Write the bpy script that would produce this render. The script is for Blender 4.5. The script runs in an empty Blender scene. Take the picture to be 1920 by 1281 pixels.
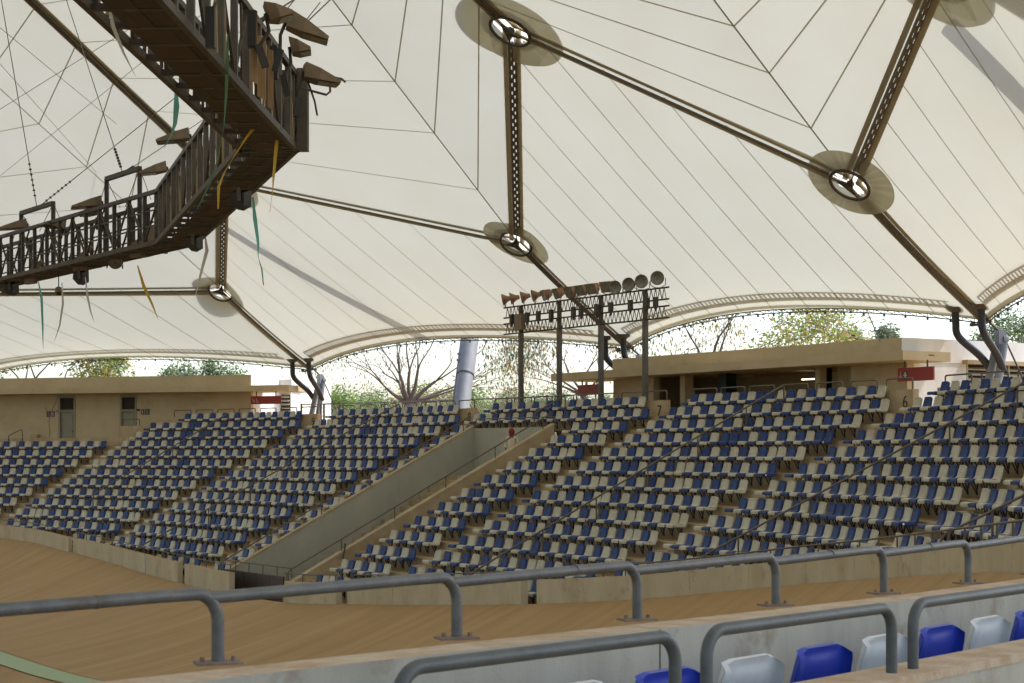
import bpy, math, random
from mathutils import Vector, Matrix, noise as mnoise
from math import sin, cos, pi, radians, sqrt, atan2
random.seed(7)
scene = bpy.context.scene
COL = scene.collection
E = 6.3                                    # eye height above the infield

# ------------------------------------------------------------------ camera, sky, sun, exposure
cam_d = bpy.data.cameras.new('camera'); cam = bpy.data.objects.new('camera', cam_d); COL.objects.link(cam)
cam.location = (0, 0, E); cam.rotation_euler = (pi/2, 0, 0)
cam_d.sensor_width = 36; cam_d.lens = 3400/1920*36
cam_d.shift_y = (851.8-640.5)/1920
cam_d.clip_start = 0.2; cam_d.clip_end = 6000
cam_d.dof.use_dof = True; cam_d.dof.focus_distance = 58; cam_d.dof.aperture_fstop = 14
scene.camera = cam
SUN_EL, SUN_AZ = radians(54), radians(68)   # azimuth measured clockwise from +Y
world = bpy.data.worlds.new('World'); scene.world = world; world.use_nodes = True
wn = world.node_tree.nodes; wl = world.node_tree.links
sky = wn.new('ShaderNodeTexSky'); sky.sky_type = 'NISHITA'; sky.sun_disc = False
sky.sun_elevation = SUN_EL; sky.sun_rotation = SUN_AZ
sky.air_density = 1.0; sky.dust_density = 3.2; sky.ozone_density = 1.0; sky.altitude = 400
wn['Background'].inputs['Strength'].default_value = 0.15
wl.new(sky.outputs[0], wn['Background'].inputs['Color'])
sun_d = bpy.data.lights.new('sun', 'SUN'); sun_d.energy = 2.7; sun_d.angle = radians(0.55); sun_d.color = (1, .965, .90)
sun = bpy.data.objects.new('sun', sun_d); COL.objects.link(sun)
SUNV = Vector((sin(SUN_AZ)*cos(SUN_EL), cos(SUN_AZ)*cos(SUN_EL), sin(SUN_EL)))
sun.rotation_euler = SUNV.to_track_quat('Z', 'Y').to_euler()
scene.view_settings.view_transform = 'Standard'; scene.view_settings.look = 'None'
scene.view_settings.gamma = 1; scene.view_settings.exposure = 1.35
scene.cycles.use_denoising = True
scene.cycles.max_bounces = 10; scene.cycles.diffuse_bounces = 6; scene.cycles.transmission_bounces = 6
scene.cycles.caustics_reflective = False; scene.cycles.caustics_refractive = False
scene.cycles.sample_clamp_indirect = 6

# ------------------------------------------------------------------ materials
def mat(name, col, rough=.7, col2=None, scale=4., streak=None, bump=0., metal=0., fine=0., stain=None, contrast=(.35, .65), coord='Object'):
    m = bpy.data.materials.new(name); m.use_nodes = True
    n = m.node_tree.nodes; l = m.node_tree.links; b = n['Principled BSDF']
    b.inputs['Roughness'].default_value = rough; b.inputs['Metallic'].default_value = metal
    b.inputs['Base Color'].default_value = (*col, 1)
    if col2 is None and not bump: return m
    src = n.new('ShaderNodeNewGeometry').outputs['Position'] if coord == 'World' else n.new('ShaderNodeTexCoord').outputs[coord]
    mp = n.new('ShaderNodeMapping'); l.new(src, mp.inputs['Vector'])
    if streak: mp.inputs['Scale'].default_value = streak
    nz = n.new('ShaderNodeTexNoise'); nz.inputs['Scale'].default_value = scale; nz.inputs['Detail'].default_value = 7; nz.inputs['Roughness'].default_value = .62
    l.new(mp.outputs[0], nz.inputs['Vector'])
    cur = None
    if col2 is not None:
        r = n.new('ShaderNodeValToRGB'); r.color_ramp.elements[0].position, r.color_ramp.elements[1].position = contrast
        r.color_ramp.elements[0].color = (*col, 1); r.color_ramp.elements[1].color = (*col2, 1)
        l.new(nz.outputs['Fac'], r.inputs['Fac']); cur = r.outputs['Color']
    if stain:
        nz2 = n.new('ShaderNodeTexNoise'); nz2.inputs['Scale'].default_value = stain[1]; nz2.inputs['Detail'].default_value = 9; nz2.inputs['Roughness'].default_value = .7
        l.new(src, nz2.inputs['Vector'])
        r2 = n.new('ShaderNodeValToRGB'); r2.color_ramp.elements[0].position = stain[2]; r2.color_ramp.elements[1].position = stain[3]
        l.new(nz2.outputs['Fac'], r2.inputs['Fac'])
        mx = n.new('ShaderNodeMixRGB'); mx.inputs['Color2'].default_value = (*stain[0], 1)
        l.new(r2.outputs['Color'], mx.inputs['Fac']); l.new(cur, mx.inputs['Color1']); cur = mx.outputs['Color']
    if cur: l.new(cur, b.inputs['Base Color'])
    if bump:
        bp = n.new('ShaderNodeBump'); bp.inputs['Strength'].default_value = bump; bp.inputs['Distance'].default_value = .02
        nz3 = n.new('ShaderNodeTexNoise'); nz3.inputs['Scale'].default_value = fine or scale*8; nz3.inputs['Detail'].default_value = 5
        l.new(src, nz3.inputs['Vector']); l.new(nz3.outputs['Fac'], bp.inputs['Height']); l.new(bp.outputs['Normal'], b.inputs['Normal'])
    return m

def fabric(name, trans, diff, fac, col_noise=.06):
    m = bpy.data.materials.new(name); m.use_nodes = True
    n = m.node_tree.nodes; l = m.node_tree.links
    n.remove(n['Principled BSDF'])
    t = n.new('ShaderNodeBsdfTranslucent'); d = n.new('ShaderNodeBsdfDiffuse'); mx = n.new('ShaderNodeMixShader')
    d.inputs['Color'].default_value = (*diff, 1)
    tc = n.new('ShaderNodeTexCoord'); nz = n.new('ShaderNodeTexNoise'); nz.inputs['Scale'].default_value = .35; nz.inputs['Detail'].default_value = 8; nz.inputs['Roughness'].default_value = .65
    l.new(tc.outputs['Object'], nz.inputs['Vector'])
    r = n.new('ShaderNodeValToRGB'); r.color_ramp.elements[0].position = .3; r.color_ramp.elements[1].position = .62
    r.color_ramp.elements[0].color = (*[c*(1-col_noise*(1+.5*i)) for i, c in enumerate(trans)], 1); r.color_ramp.elements[1].color = (*trans, 1)
    l.new(nz.outputs['Fac'], r.inputs['Fac']); l.new(r.outputs['Color'], t.inputs['Color'])
    mx.inputs['Fac'].default_value = fac
    l.new(d.outputs[0], mx.inputs[1]); l.new(t.outputs[0], mx.inputs[2]); l.new(mx.outputs[0], n['Material Output'].inputs['Surface'])
    return m

M = {}
M['membrane'] = fabric('membrane_fabric', (.310, .317, .281), (.76, .77, .71), .48, .045)
M['membrane2'] = fabric('doubled_fabric', (.42, .40, .29), (.50, .48, .38), .55)
M['membrane3'] = fabric('pale_doubled_fabric', (.48, .46, .35), (.54, .52, .42), .55)
M['seamfab'] = fabric('seam_fabric', (.44, .41, .31), (.46, .43, .34), .5)
M['border'] = fabric('border_fabric', (.47, .41, .29), (.5, .45, .34), .5)
M['cap'] = fabric('cap_fabric', (.9, .9, .88), (.85, .85, .83), .6)
M['concrete'] = mat('dusty_concrete', (.34, .25, .14), .9, (.43, .345, .21), 1.6, bump=.25, fine=30, stain=((.17, .12, .065), 1.1, .53, .8))
M['tread'] = mat('dusty_tread', (0.3947, 0.266, 0.1201), .95, (0.326, 0.2231, 0.1115), 1.3, bump=.2, fine=25, stain=((0.1888, 0.1287, 0.06864), 2.3, .55, .75))
M['wallconc'] = mat('track_wall_concrete', (.39, .32, .20), .9, (.48, .41, .28), 1.2, streak=(1, 1, .35), bump=.25, fine=28, stain=((.22, .14, .065), 1.7, .56, .82))
M['nearconc'] = mat('bare_grey_concrete', (.34, .315, .245), .9, (.44, .41, .325), 2.2, streak=(1.4, 1.4, .35), bump=.12, fine=90, stain=((.23, .175, .11), 3.5, .53, .74))
M['neartop'] = mat('dusty_coping', (.40, .27, .15), .95, (.52, .42, .30), 7, bump=.3, fine=60, stain=((.6, .56, .5), 6, .62, .7))
M['ramp'] = mat('grey_painted_concrete', (.31, .31, .25), .85, (.37, .365, .30), .7, streak=(1, 1, .4), bump=.15, stain=((.20, .19, .15), .9, .55, .85))
M['plaster'] = mat('tan_plaster', (.49, .41, .27), .9, (.43, .35, .215), .9, bump=.12, fine=40, stain=((.32, .25, .14), .8, .55, .85))
M['whiteplaster'] = mat('white_render', (.74, .73, .70), .9, (.62, .60, .55), 1.2, streak=(1, 1, .3), bump=.1, fine=30)
M['dark'] = mat('dark_recess', (.05, .04, .03), .9)
M['brownpanel'] = mat('dark_brown_board', (.035, .018, .012), .6, (.05, .027, .017), 5)
M['steel'] = mat('painted_dark_steel', (.026, .023, .018), .55, (.055, .046, .033), 9, bump=.1)
M['rust'] = mat('dusty_brown_steel', (.045, .037, .026), .7, (.085, .065, .042), 7, bump=.1)
M['ridge'] = mat('grey_brown_ridge_steel', (.085, .073, .055), .7, (.125, .105, .08), 7)
M['pole'] = mat('olive_grey_post_paint', (.075, .07, .055), .6, (.105, .095, .075), 4)
M['pipe'] = mat('galvanised_pipe', (.085, .088, .085), .5, (.135, .13, .115), 14, metal=.2, bump=.12, stain=((.085, .06, .04), 5, .56, .74))
M['hoop'] = mat('grey_green_pipe', (.058, .068, .066), .48, (.09, .095, .09), 11, metal=.2, bump=.1, stain=((.065, .05, .035), 4, .6, .8))
M['farpipe'] = mat('dark_handrail', (.085, .07, .05), .55, (.13, .10, .065), 6, metal=.2)
M['plate'] = mat('rusty_plate', (.16, .10, .07), .8, (.24, .17, .12), 20)
M['silver'] = mat('silver_paint', (.15, .16, .175), .6, (.19, .20, .215), 3, streak=(1, 1, .15), stain=((.10, .095, .085), 1.5, .6, .85))
M['hose'] = mat('black_rubber_hose', (.012, .012, .018), .45)
M['blue'] = mat('faded_blue_plastic', (.009, .029, .112), .48, (.015, .044, .16), 2.3, stain=((.05, .065, .11), 1.7, .58, .85), coord='World')
M['nblue'] = mat('bright_blue_plastic', (.010, .032, .34), .4, (.018, .048, .40), 5)
M['beige'] = mat('beige_plastic', (.50, .47, .365), .48, (.41, .375, .275), 2.3, stain=((.30, .24, .15), 1.7, .54, .8), coord='World')
M['nwhite'] = mat('grey_white_plastic', (.60, .62, .62), .45, (.52, .54, .54), 4)
M['button'] = mat('white_cap_plastic', (.8, .78, .72), .4)
M['bracket'] = mat('black_bracket_and_shade', (.012, .012, .016), .5)
M['wood'] = mat('weathered_plank', (.042, .032, .020), .85, (.075, .055, .035), 3, streak=(1, 9, 1), bump=.3)
M['woodlight'] = mat('pale_plank', (.24, .16, .08), .85, (.32, .22, .11), 3, streak=(8, 1, 1), bump=.2)
M['lampbody'] = mat('dusty_lamp_housing', (.15, .115, .075), .6, (.21, .155, .09), 7)
M['lampred'] = mat('rusty_lamp_housing', (.22, .12, .06), .6, (.28, .16, .08), 7)
M['lampface'] = mat('lamp_glass', (.13, .13, .10), .25, (.22, .215, .16), 8)
M['black'] = mat('black_plastic', (.012, .011, .011), .5)
M['red'] = mat('red_sign_paint', (.26, .018, .012), .5, (.22, .02, .015), 3)
M['signwhite'] = mat('faded_sign_white', (.55, .38, .34), .6)
M['signgreen'] = mat('sign_green', (.42, .62, .45), .6)
M['signdark'] = mat('sign_dark', (.03, .035, .03), .6)
M['signblue'] = mat('toilet_sign_blue', (.03, .035, .07), .5)
M['door'] = mat('grey_green_door_paint', (0.216, 0.216, 0.1642), .6, (0.2506, 0.2419, 0.1814), 3)
M['teal'] = mat('dark_teal_panel', (.01, .028, .03), .5)
M['louvre'] = mat('louvre_slat', (.46, .41, .30), .7)
M['trackpaint'] = mat('pale_green_line', (.30, .42, .26), .8, (.36, .40, .22), 2.5)
M['cloth_teal'] = mat('teal_ribbon', (.13, .42, .37), .7); M['cloth_yellow'] = mat('yellow_ribbon', (.5, .33, .03), .7); M['cloth_white'] = mat('white_ribbon', (.55, .55, .5), .7)
M['cable'] = mat('steel_cable', (.10, .09, .075), .5)
M['bark'] = mat('grey_brown_bark', (.10, .075, .062), .95, (.16, .12, .10), 6)
M['ground'] = mat('outside_ground', (.24, .18, .11), .95, (.30, .23, .14), .4)
M['digit'] = mat('black_number_paint', (.05, .04, .03), .8)
M['tube'] = bpy.data.materials.new('lit_tube'); M['tube'].use_nodes = True
_b = M['tube'].node_tree.nodes['Principled BSDF']; _b.inputs['Emission Color'].default_value = (1, .86, .6, 1); _b.inputs['Emission Strength'].default_value = 1.6
M['skin'] = mat('dark_skin', (.10, .05, .03), .6); M['scarf'] = mat('dark_red_scarf', (.20, .018, .02), .8); M['shirt'] = mat('pale_shirt', (.55, .47, .36), .9); M['trousers'] = mat('black_cloth', (.015, .015, .016), .9)

for k_ in ('blue', 'beige'): M[k_].node_tree.nodes['Principled BSDF'].inputs['Specular IOR Level'].default_value = .22
def leafmat(name, c):
    m = bpy.data.materials.new(name); m.use_nodes = True
    n = m.node_tree.nodes; l = m.node_tree.links; b = n['Principled BSDF']
    b.inputs['Base Color'].default_value = (*c, 1); b.inputs['Roughness'].default_value = .6
    t = n.new('ShaderNodeBsdfTranslucent'); t.inputs['Color'].default_value = (*[min(1, v*1.5) for v in c], 1)
    mx = n.new('ShaderNodeMixShader'); mx.inputs['Fac'].default_value = .35
    l.new(b.outputs[0], mx.inputs[1]); l.new(t.outputs[0], mx.inputs[2]); l.new(mx.outputs[0], n['Material Output'].inputs['Surface'])
    return m
LEAF = dict(green=leafmat('leaf_green', (.085, .16, .035)), dark=leafmat('leaf_dark_green', (.055, .09, .05)), lime=leafmat('leaf_lime', (.19, .25, .05)),
            yellow=leafmat('leaf_yellow', (.32, .27, .08)), orange=leafmat('leaf_orange', (.40, .22, .07)), brown=leafmat('leaf_brown_pod', (.25, .16, .10)), grey=leafmat('leaf_grey_green', (.15, .17, .10)))

# track surface: dusty boards with pale and dark streaks running down the bank (UV: u along, v across)
def trackmat():
    m = bpy.data.materials.new('track_surface'); m.use_nodes = True
    n = m.node_tree.nodes; l = m.node_tree.links; b = n['Principled BSDF']; b.inputs['Roughness'].default_value = .8
    uv = n.new('ShaderNodeUVMap')
    def nz(scl, sc, det=6):
        mp = n.new('ShaderNodeMapping'); mp.inputs['Scale'].default_value = scl; l.new(uv.outputs[0], mp.inputs['Vector'])
        k = n.new('ShaderNodeTexNoise'); k.inputs['Scale'].default_value = sc; k.inputs['Detail'].default_value = det; k.inputs['Roughness'].default_value = .6
        l.new(mp.outputs[0], k.inputs['Vector']); return k.outputs['Fac']
    r = n.new('ShaderNodeValToRGB'); r.color_ramp.elements[0].position = .3; r.color_ramp.elements[1].position = .72
    r.color_ramp.elements[0].color = (.30, .175, .06, 1); r.color_ramp.elements[1].color = (.40, .255, .105, 1)
    l.new(nz((1.3, .16, 1), 1.0), r.inputs['Fac'])
    r2 = n.new('ShaderNodeValToRGB'); r2.color_ramp.elements[0].position = .60; r2.color_ramp.elements[1].position = .78
    l.new(nz((3.5, .12, 1), .8), r2.inputs['Fac'])
    mx = n.new('ShaderNodeMixRGB'); mx.inputs['Color2'].default_value = (.46, .335, .175, 1); l.new(r2.outputs[0], mx.inputs['Fac']); l.new(r.outputs[0], mx.inputs['Color1'])
    r3 = n.new('ShaderNodeValToRGB'); r3.color_ramp.elements[0].position = .35; r3.color_ramp.elements[1].position = .75
    r3.color_ramp.elements[0].color = (.8, .8, .8, 1); r3.color_ramp.elements[1].color = (1, 1, 1, 1)
    l.new(nz((.12, 7, 1), 1.5, 3), r3.inputs['Fac'])
    mu = n.new('ShaderNodeMixRGB'); mu.blend_type = 'MULTIPLY'; mu.inputs['Fac'].default_value = .25
    l.new(mx.outputs[0], mu.inputs['Color1']); l.new(r3.outputs[0], mu.inputs['Color2']); l.new(mu.outputs[0], b.inputs['Base Color'])
    return m
M['track'] = trackmat()

# ------------------------------------------------------------------ mesh helpers
class MB:
    def __init__(s): s.v = []; s.f = []; s.mi = []; s.uv = None
    def quad(s, a, b, c, d, m=0):
        i = len(s.v); s.v += [tuple(a), tuple(b), tuple(c), tuple(d)]; s.f.append((i, i+1, i+2, i+3)); s.mi.append(m)
    def poly(s, pts, m=0):
        i = len(s.v); s.v += [tuple(p) for p in pts]; s.f.append(tuple(range(i, i+len(pts)))); s.mi.append(m)
    def hexa(s, p, m=0):                      # 8 corners: bottom 4 (ccw), top 4
        i = len(s.v); s.v += [tuple(q) for q in p]
        for f in ((3, 2, 1, 0), (4, 5, 6, 7), (0, 1, 5, 4), (1, 2, 6, 5), (2, 3, 7, 6), (3, 0, 4, 7)):
            s.f.append(tuple(i+k for k in f)); s.mi.append(m)
    def box(s, c, size, ax=None, m=0):
        c = Vector(c); ax = ax or (Vector((1, 0, 0)), Vector((0, 1, 0)), Vector((0, 0, 1)))
        x, y, z = [Vector(a)*(d/2) for a, d in zip(ax, size)]
        s.hexa([c-x-y-z, c+x-y-z, c+x+y-z, c-x+y-z, c-x-y+z, c+x-y+z, c+x+y+z, c-x+y+z], m)
    def bar(s, a, b, w, h=None, up=(0, 0, 1), m=0):
        a, b = Vector(a), Vector(b); d = b-a; L = d.length
        if L < 1e-6: return
        d /= L; h = h or w; up = Vector(up)
        sd = d.cross(up)
        if sd.length < 1e-4: sd = d.cross(Vector((1, 0, 0)))
        sd.normalize(); u = sd.cross(d)
        s.box((a+b)/2, (L, w, h), (d, sd, u), m)
    def tube(s, pts, r, n=6, m=0, cap=True, closed=False):
        pts = [Vector(p) for p in pts]; N = len(pts); rr = r if isinstance(r, (list, tuple)) else [r]*N
        base = len(s.v); nrm = None
        for i, p in enumerate(pts):
            if closed: t = pts[(i+1) % N]-pts[i-1]
            else: t = pts[min(i+1, N-1)]-pts[max(i-1, 0)]
            t.normalize()
            if nrm is None:
                nrm = t.cross(Vector((0, 0, 1)))
                if nrm.length < 1e-3: nrm = t.cross(Vector((1, 0, 0)))
            nrm = nrm-t*nrm.dot(t); nrm.normalize(); bi = t.cross(nrm)
            for k in range(n):
                a = 2*pi*k/n; s.v.append(tuple(p+(nrm*cos(a)+bi*sin(a))*rr[i]))
        R = N if closed else N-1
        for i in range(R):
            for k in range(n):
                a = base+i*n+k; b = base+i*n+(k+1) % n; c = base+((i+1) % N)*n+(k+1) % n; d = base+((i+1) % N)*n+k
                s.f.append((a, b, c, d)); s.mi.append(m)
        if cap and not closed:
            for ring, rev in ((0, True), (N-1, False)):
                q = len(s.v); s.v += s.v[base+ring*n:base+ring*n+n]; idx = list(range(q, q+n))
                s.f.append(tuple(reversed(idx)) if rev else tuple(idx)); s.mi.append(m)
    def lathe(s, prof, o, ax, n=14, m=0):     # prof: (r, h) pairs along axis
        ax = Vector(ax).normalized(); sd = ax.cross(Vector((0, 0, 1)))
        if sd.length < 1e-3: sd = Vector((1, 0, 0))
        sd.normalize(); u = ax.cross(sd); o = Vector(o); base = len(s.v)
        for r, h in prof:
            for k in range(n):
                a = 2*pi*k/n; s.v.append(tuple(o+ax*h+(sd*cos(a)+u*sin(a))*r))
        for i in range(len(prof)-1):
            for k in range(n):
                s.f.append((base+i*n+k, base+i*n+(k+1) % n, base+(i+1)*n+(k+1) % n, base+(i+1)*n+k)); s.mi.append(m)
    def grid(s, P, m=0):                      # P[i][j] points
        base = len(s.v); a = len(P); b = len(P[0])
        for row in P: s.v += [tuple(p) for p in row]
        for i in range(a-1):
            for j in range(b-1):
                k = base+i*b+j; s.f.append((k, k+1, k+b+1, k+b)); s.mi.append(m)
    def mesh(s, name, mats, off=None, smooth=False):
        me = bpy.data.meshes.new(name)
        vs = s.v if off is None else [(x-off[0], y-off[1], z-off[2]) for x, y, z in s.v]
        me.from_pydata(vs, [], s.f)
        for q in (mats if isinstance(mats, (list, tuple)) else [mats]): me.materials.append(q)
        if any(s.mi): me.polygons.foreach_set('material_index', s.mi)
        if smooth: me.polygons.foreach_set('use_smooth', [True]*len(s.f))
        me.update(); return me
    def build(s, name, mats, parent=None, smooth=False):
        off = None
        if parent is not None: off = origin(parent)
        o = bpy.data.objects.new(name, s.mesh(name, mats, off, smooth)); COL.objects.link(o)
        if parent is not None: o.parent = parent
        return o
def origin(o):
    v = Vector((0, 0, 0))
    while o is not None: v = v+o.location; o = o.parent
    return tuple(v)
def tag(o, label=None, cat=None, group=None, kind=None):
    if label: o['label'] = label
    if cat: o['category'] = cat
    if group: o['group'] = group
    if kind: o['kind'] = kind
    return o
def thing(name, loc, label, cat, group=None):
    o = bpy.data.objects.new(name, None); COL.objects.link(o); o.location = loc; o.empty_display_size = .2
    return tag(o, label, cat, group)
def lerp(a, b, t): return a+(b-a)*t
def spline(xs, ys):
    n = len(xs); mm = []
    for i in range(n):
        if i == 0: d = (ys[1]-ys[0])/(xs[1]-xs[0])
        elif i == n-1: d = (ys[-1]-ys[-2])/(xs[-1]-xs[-2])
        else: d = (ys[i+1]-ys[i-1])/(xs[i+1]-xs[i-1])
        mm.append(d)
    def f(x):
        if x <= xs[0]: return ys[0]
        if x >= xs[-1]: return ys[-1]
        i = max(j for j in range(n-1) if xs[j] <= x); h = xs[i+1]-xs[i]; t = (x-xs[i])/h
        return (2*t**3-3*t*t+1)*ys[i]+(t**3-2*t*t+t)*h*mm[i]+(-2*t**3+3*t*t)*ys[i+1]+(t**3-t*t)*h*mm[i+1]
    return f
ORD = 'first second third fourth fifth sixth seventh eighth ninth tenth eleventh twelfth thirteenth fourteenth fifteenth sixteenth seventeenth eighteenth nineteenth twentieth twenty-first twenty-second twenty-third twenty-fourth twenty-fifth twenty-sixth twenty-seventh twenty-eighth'.split()

# ------------------------------------------------------------------ the bowl: one base line (straight with a bend at both ends), rows parallel to it
P8 = Vector((-5.6702, 68.3217)); AL = .568583; SL, SR, RL, RR = -5.994, 16.1706, 48.2765, 40.5729
T, RISE, Z0 = .90555, .45, 1.6388; Q = .47027
def base(s):
    a = AL; t = Vector((sin(a), -cos(a))); n = Vector((-cos(a), -sin(a)))
    if s > SR:
        c = P8+t*SR+n*RR; an = a-(s-SR)/RR; return c-Vector((-cos(an), -sin(an)))*RR, an
    if s < SL:
        c = P8+t*SL+n*RL; an = a+(SL-s)/RL; return c-Vector((-cos(an), -sin(an)))*RL, an
    return P8+t*s, a
def nrm(s):
    a = base(s)[1]; return Vector((-cos(a), -sin(a), 0))
def tan_(s):
    a = base(s)[1]; return Vector((sin(a), -cos(a), 0))
def P(s, k, z):                                # z relative to the eye
    p, a = base(s); d = (k-6)*T
    return Vector((p.x-cos(a)*d, p.y-sin(a)*d, z+E))
def lscale(s, k):                              # length of one unit of s on row k
    d = (k-6)*T
    if s > SR: return (RR-d)/RR
    if s < SL: return (RL-d)/RL
    return 1.
ZT = lambda k: Z0-k*RISE-.36                   # tread level of row k
ZC = .42                                       # concourse level
kw = spline([-45, -30, -19.7, -14.3, -.4, 9.2, 13.9, 23, 28.1, 35.2, 46.4, 55, 60, 95], [10.2, 11, 11.9, 12.8, 13.9, 14.2, 13.8, 12.7, 11.4, 9.2, 7.6, 6.2, 5.48, 5.48])
zw = spline([-45, -30, -19.7, -14.3, -.4, 9.2, 13.9, 23, 28.1, 35.2, 46.4, 55, 60, 64.34, 69.25, 95], [-2.9, -3.05, -3.26, -3.48, -3.87, -3.97, -3.74, -3.2, -2.81, -2.07, -1.2, -.80, -.695, -.648, -.602, -.602])
WH = spline([-45, -19, 0, 13, 22, 32, 45, 60, 95], [.55, .58, .72, .64, .63, .54, .49, .7, .8])
def frange(a, b, n): return [a+(b-a)*i/n for i in range(n+1)]
AIS = {10: -23.705, 9: -12.321, 8: 0., 7: 12.5635, 6: 23.648, 5: 35.022, 4: 46.5}
S_END = 52.

# ------------------------------------------------------------------ ground, infield, track
g = MB(); g.quad((-160, -60, -.02), (90, -60, -.02), (90, 160, -.02), (-160, 160, -.02))
tag(g.build('infield_ground', M['track']), kind='structure')
g = MB()
S2 = frange(-60, 110, 170)
zg = lambda s: ZC if s < 50 else (-1.66 if s > 57 else lerp(ZC, -1.66, (s-50)/7))
ring = [P(s, -1.1, zg(s)-.01) for s in S2]; far = []
for s in S2:
    n = nrm(s); far.append(P(s, -1.1, zg(s)-.01)-n*2500)
for i in range(len(S2)-1): g.quad(ring[i], ring[i+1], far[i+1], far[i])
tag(g.build('ground', M['ground']), kind='structure')
g = MB()
for i in range(len(S2)-1):
    a, b = S2[i], S2[i+1]; kf = -.6 if b > -23.9 else 1.4
    g.quad(P(a, kf, zg(a)), P(b, kf, zg(b)), P(b, -9, zg(b)), P(a, -9, zg(a)))
tag(g.build('concourse', M['tread']), kind='structure')
g = MB(); uvs = []
SS = frange(-55, 100, 310); NV = 10; W = 7.2
rows = []
for s in SS:
    zo = zw(s)-WH(s); r = []
    for j in range(NV+1):
        v = j/NV; z = lerp(zo, -E+.004, v)-.18*(zo+E)*sin(pi*v)*.6
        k = kw(s)+.02+v*W/T; r.append(P(s, k, z)); uvs.append((s, v*W))
    rows.append(r)
g.grid(rows); o = g.build('banked_track', M['track'], smooth=True); tag(o, kind='structure')
ul = o.data.uv_layers.new(name='UVMap')
for lp in o.data.loops: ul.data[lp.index].uv = uvs[lp.vertex_index]
ig = bpy.data.objects['infield_ground']; ul = ig.data.uv_layers.new(name='UVMap')
for lp in ig.data.loops:
    c = ig.data.vertices[lp.vertex_index].co; ul.data[lp.index].uv = (c.x, c.y)
g = MB()
for i in range(len(SS)-1):
    a, b = SS[i], SS[i+1]
    g.quad(*[P(s, kw(s)+.02+(W+dd)/T, -E+.010) for s, dd in ((a, .05), (b, .05), (b, 1.05), (a, 1.05))])
tag(g.build('green_track_band', M['trackpaint']), kind='structure')

# ------------------------------------------------------------------ stand tiers
REC0, REC1, KB = 1.62, 7.28, 1.75              # entrance recess in the stand (outer faces of its side walls)
stand = bpy.data.objects.new('grandstand', None); COL.objects.link(stand); tag(stand, kind='structure')
def tier_spans(k):
    """s spans in which tier k exists (in front of it the track wall, and the recess cut out)"""
    ss = frange(-44, S_END, 384); spans = []; cur = None
    for s in ss:
        ok = kw(s) > k-.35 and not (k < 2 and s < -23.95) and not (k >= 2 and REC0+.1 < s < REC1-.1)
        if ok: cur = cur or []; cur.append(s)
        elif cur: spans.append(cur); cur = None
    if cur: spans.append(cur)
    return [c for c in spans if len(c) > 1]
for k in range(0, 15):
    g = MB()
    for sp in tier_spans(k):
        if k >= 2:                               # close up to the recess walls
            if abs(sp[-1]-REC0) < .4: sp.append(REC0+.05)
            if abs(sp[0]-REC1) < .4: sp.insert(0, REC1-.05)
        for a, b in zip(sp[:-1], sp[1:]):
            ka, kb = min(k+.38, kw(a)-.06), min(k+.38, kw(b)-.06); r = k-.62; zt = ZT(k); zu = ZT(k-1)
            ra, rb = min(r, ka-.01), min(r, kb-.01)
            g.quad(P(a, ka, zt), P(b, kb, zt), P(b, rb, zt), P(a, ra, zt), 0)
            if k > 0: g.quad(P(a, ra, zt), P(b, rb, zt), P(b, rb, zu), P(a, ra, zu), 1)
    if g.f: g.build('tier', [M['tread'], M['concrete']], stand)
# aisle half steps
def local_box(s, k0, k1, s0, s1, z0, z1):
    return [P(s+s0, k1, z0), P(s+s1, k1, z0), P(s+s1, k0, z0), P(s+s0, k0, z0), P(s+s0, k1, z1), P(s+s1, k1, z1), P(s+s1, k0, z1), P(s+s0, k0, z1)]
AW = 1.13
for an, sa in AIS.items():
    for k in range(1, 14):
        s0 = sa-AW/lscale(sa, k)+.04; s1 = sa-.02
        if kw(sa) < k+.2: continue
        g = MB(); g.hexa(local_box(0, k-.63, k-.25, s0, s1, ZT(k)-.005, ZT(k)+RISE*.5)); g.build('aisle_step', M['concrete'], stand)
        g = MB(); g.hexa(local_box(0, k-.63, k-.1, sa+.0, sa+.42, ZT(k)-.004, ZT(k)+RISE*.62)); g.build('aisle_step', M['concrete'], stand)

# ------------------------------------------------------------------ parapets behind the top row, with painted block numbers, and hoop rails
def text_obj(txt, size, loc, xdir, zdir, parent, material, name='number'):
    cu = bpy.data.curves.new(name, 'FONT'); cu.body = txt; cu.size = size; cu.extrude = .004; cu.align_x = 'CENTER'
    tmp = bpy.data.objects.new(name, cu); me = bpy.data.meshes.new_from_object(tmp); bpy.data.objects.remove(tmp); me.materials.clear(); me.materials.append(material)
    o = bpy.data.objects.new(name, me); COL.objects.link(o)
    xdir = Vector(xdir).normalized(); zdir = Vector(zdir).normalized(); y = xdir.cross(zdir)*-1
    Mx = Matrix((xdir, zdir, xdir.cross(zdir))).transposed().to_4x4()
    o.matrix_world = Matrix.Translation(Vector(loc)-Vector(origin(parent)) if parent else Vector(loc)) @ Mx
    if parent: o.parent = parent
    return o
KP = -.72; ZP = 1.86
PAR = {9: (-23.6, -14.72+1.2), 8: (-12.5, -1.72), 7: (-.41, 10.98), 6: (12.19, 22.36), 5: (23.35, 33.6), 4: (34.4, 45)}
BL = {9: 'block before the toilet building', 8: 'block before the mesh fence', 7: 'block before the floodlight gantry', 6: 'block before the long tan building', 5: 'block before the white wall', 4: 'block at the right photo edge', 10: 'block at the left photo edge'}
hoop_mesh_cache = {}
def hoop_pts(w, h, r=.07, n=5):
    pts = [(-w/2, 0, 0)]
    for c, a0 in ((-w/2+r, pi), (w/2-r, pi/2)):
        for i in range(n+1):
            a = a0-(pi/2)*i/n; pts.append((c+r*cos(a), 0, h-r+r*sin(a)))
    pts.append((w/2, 0, 0)); return pts
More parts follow.
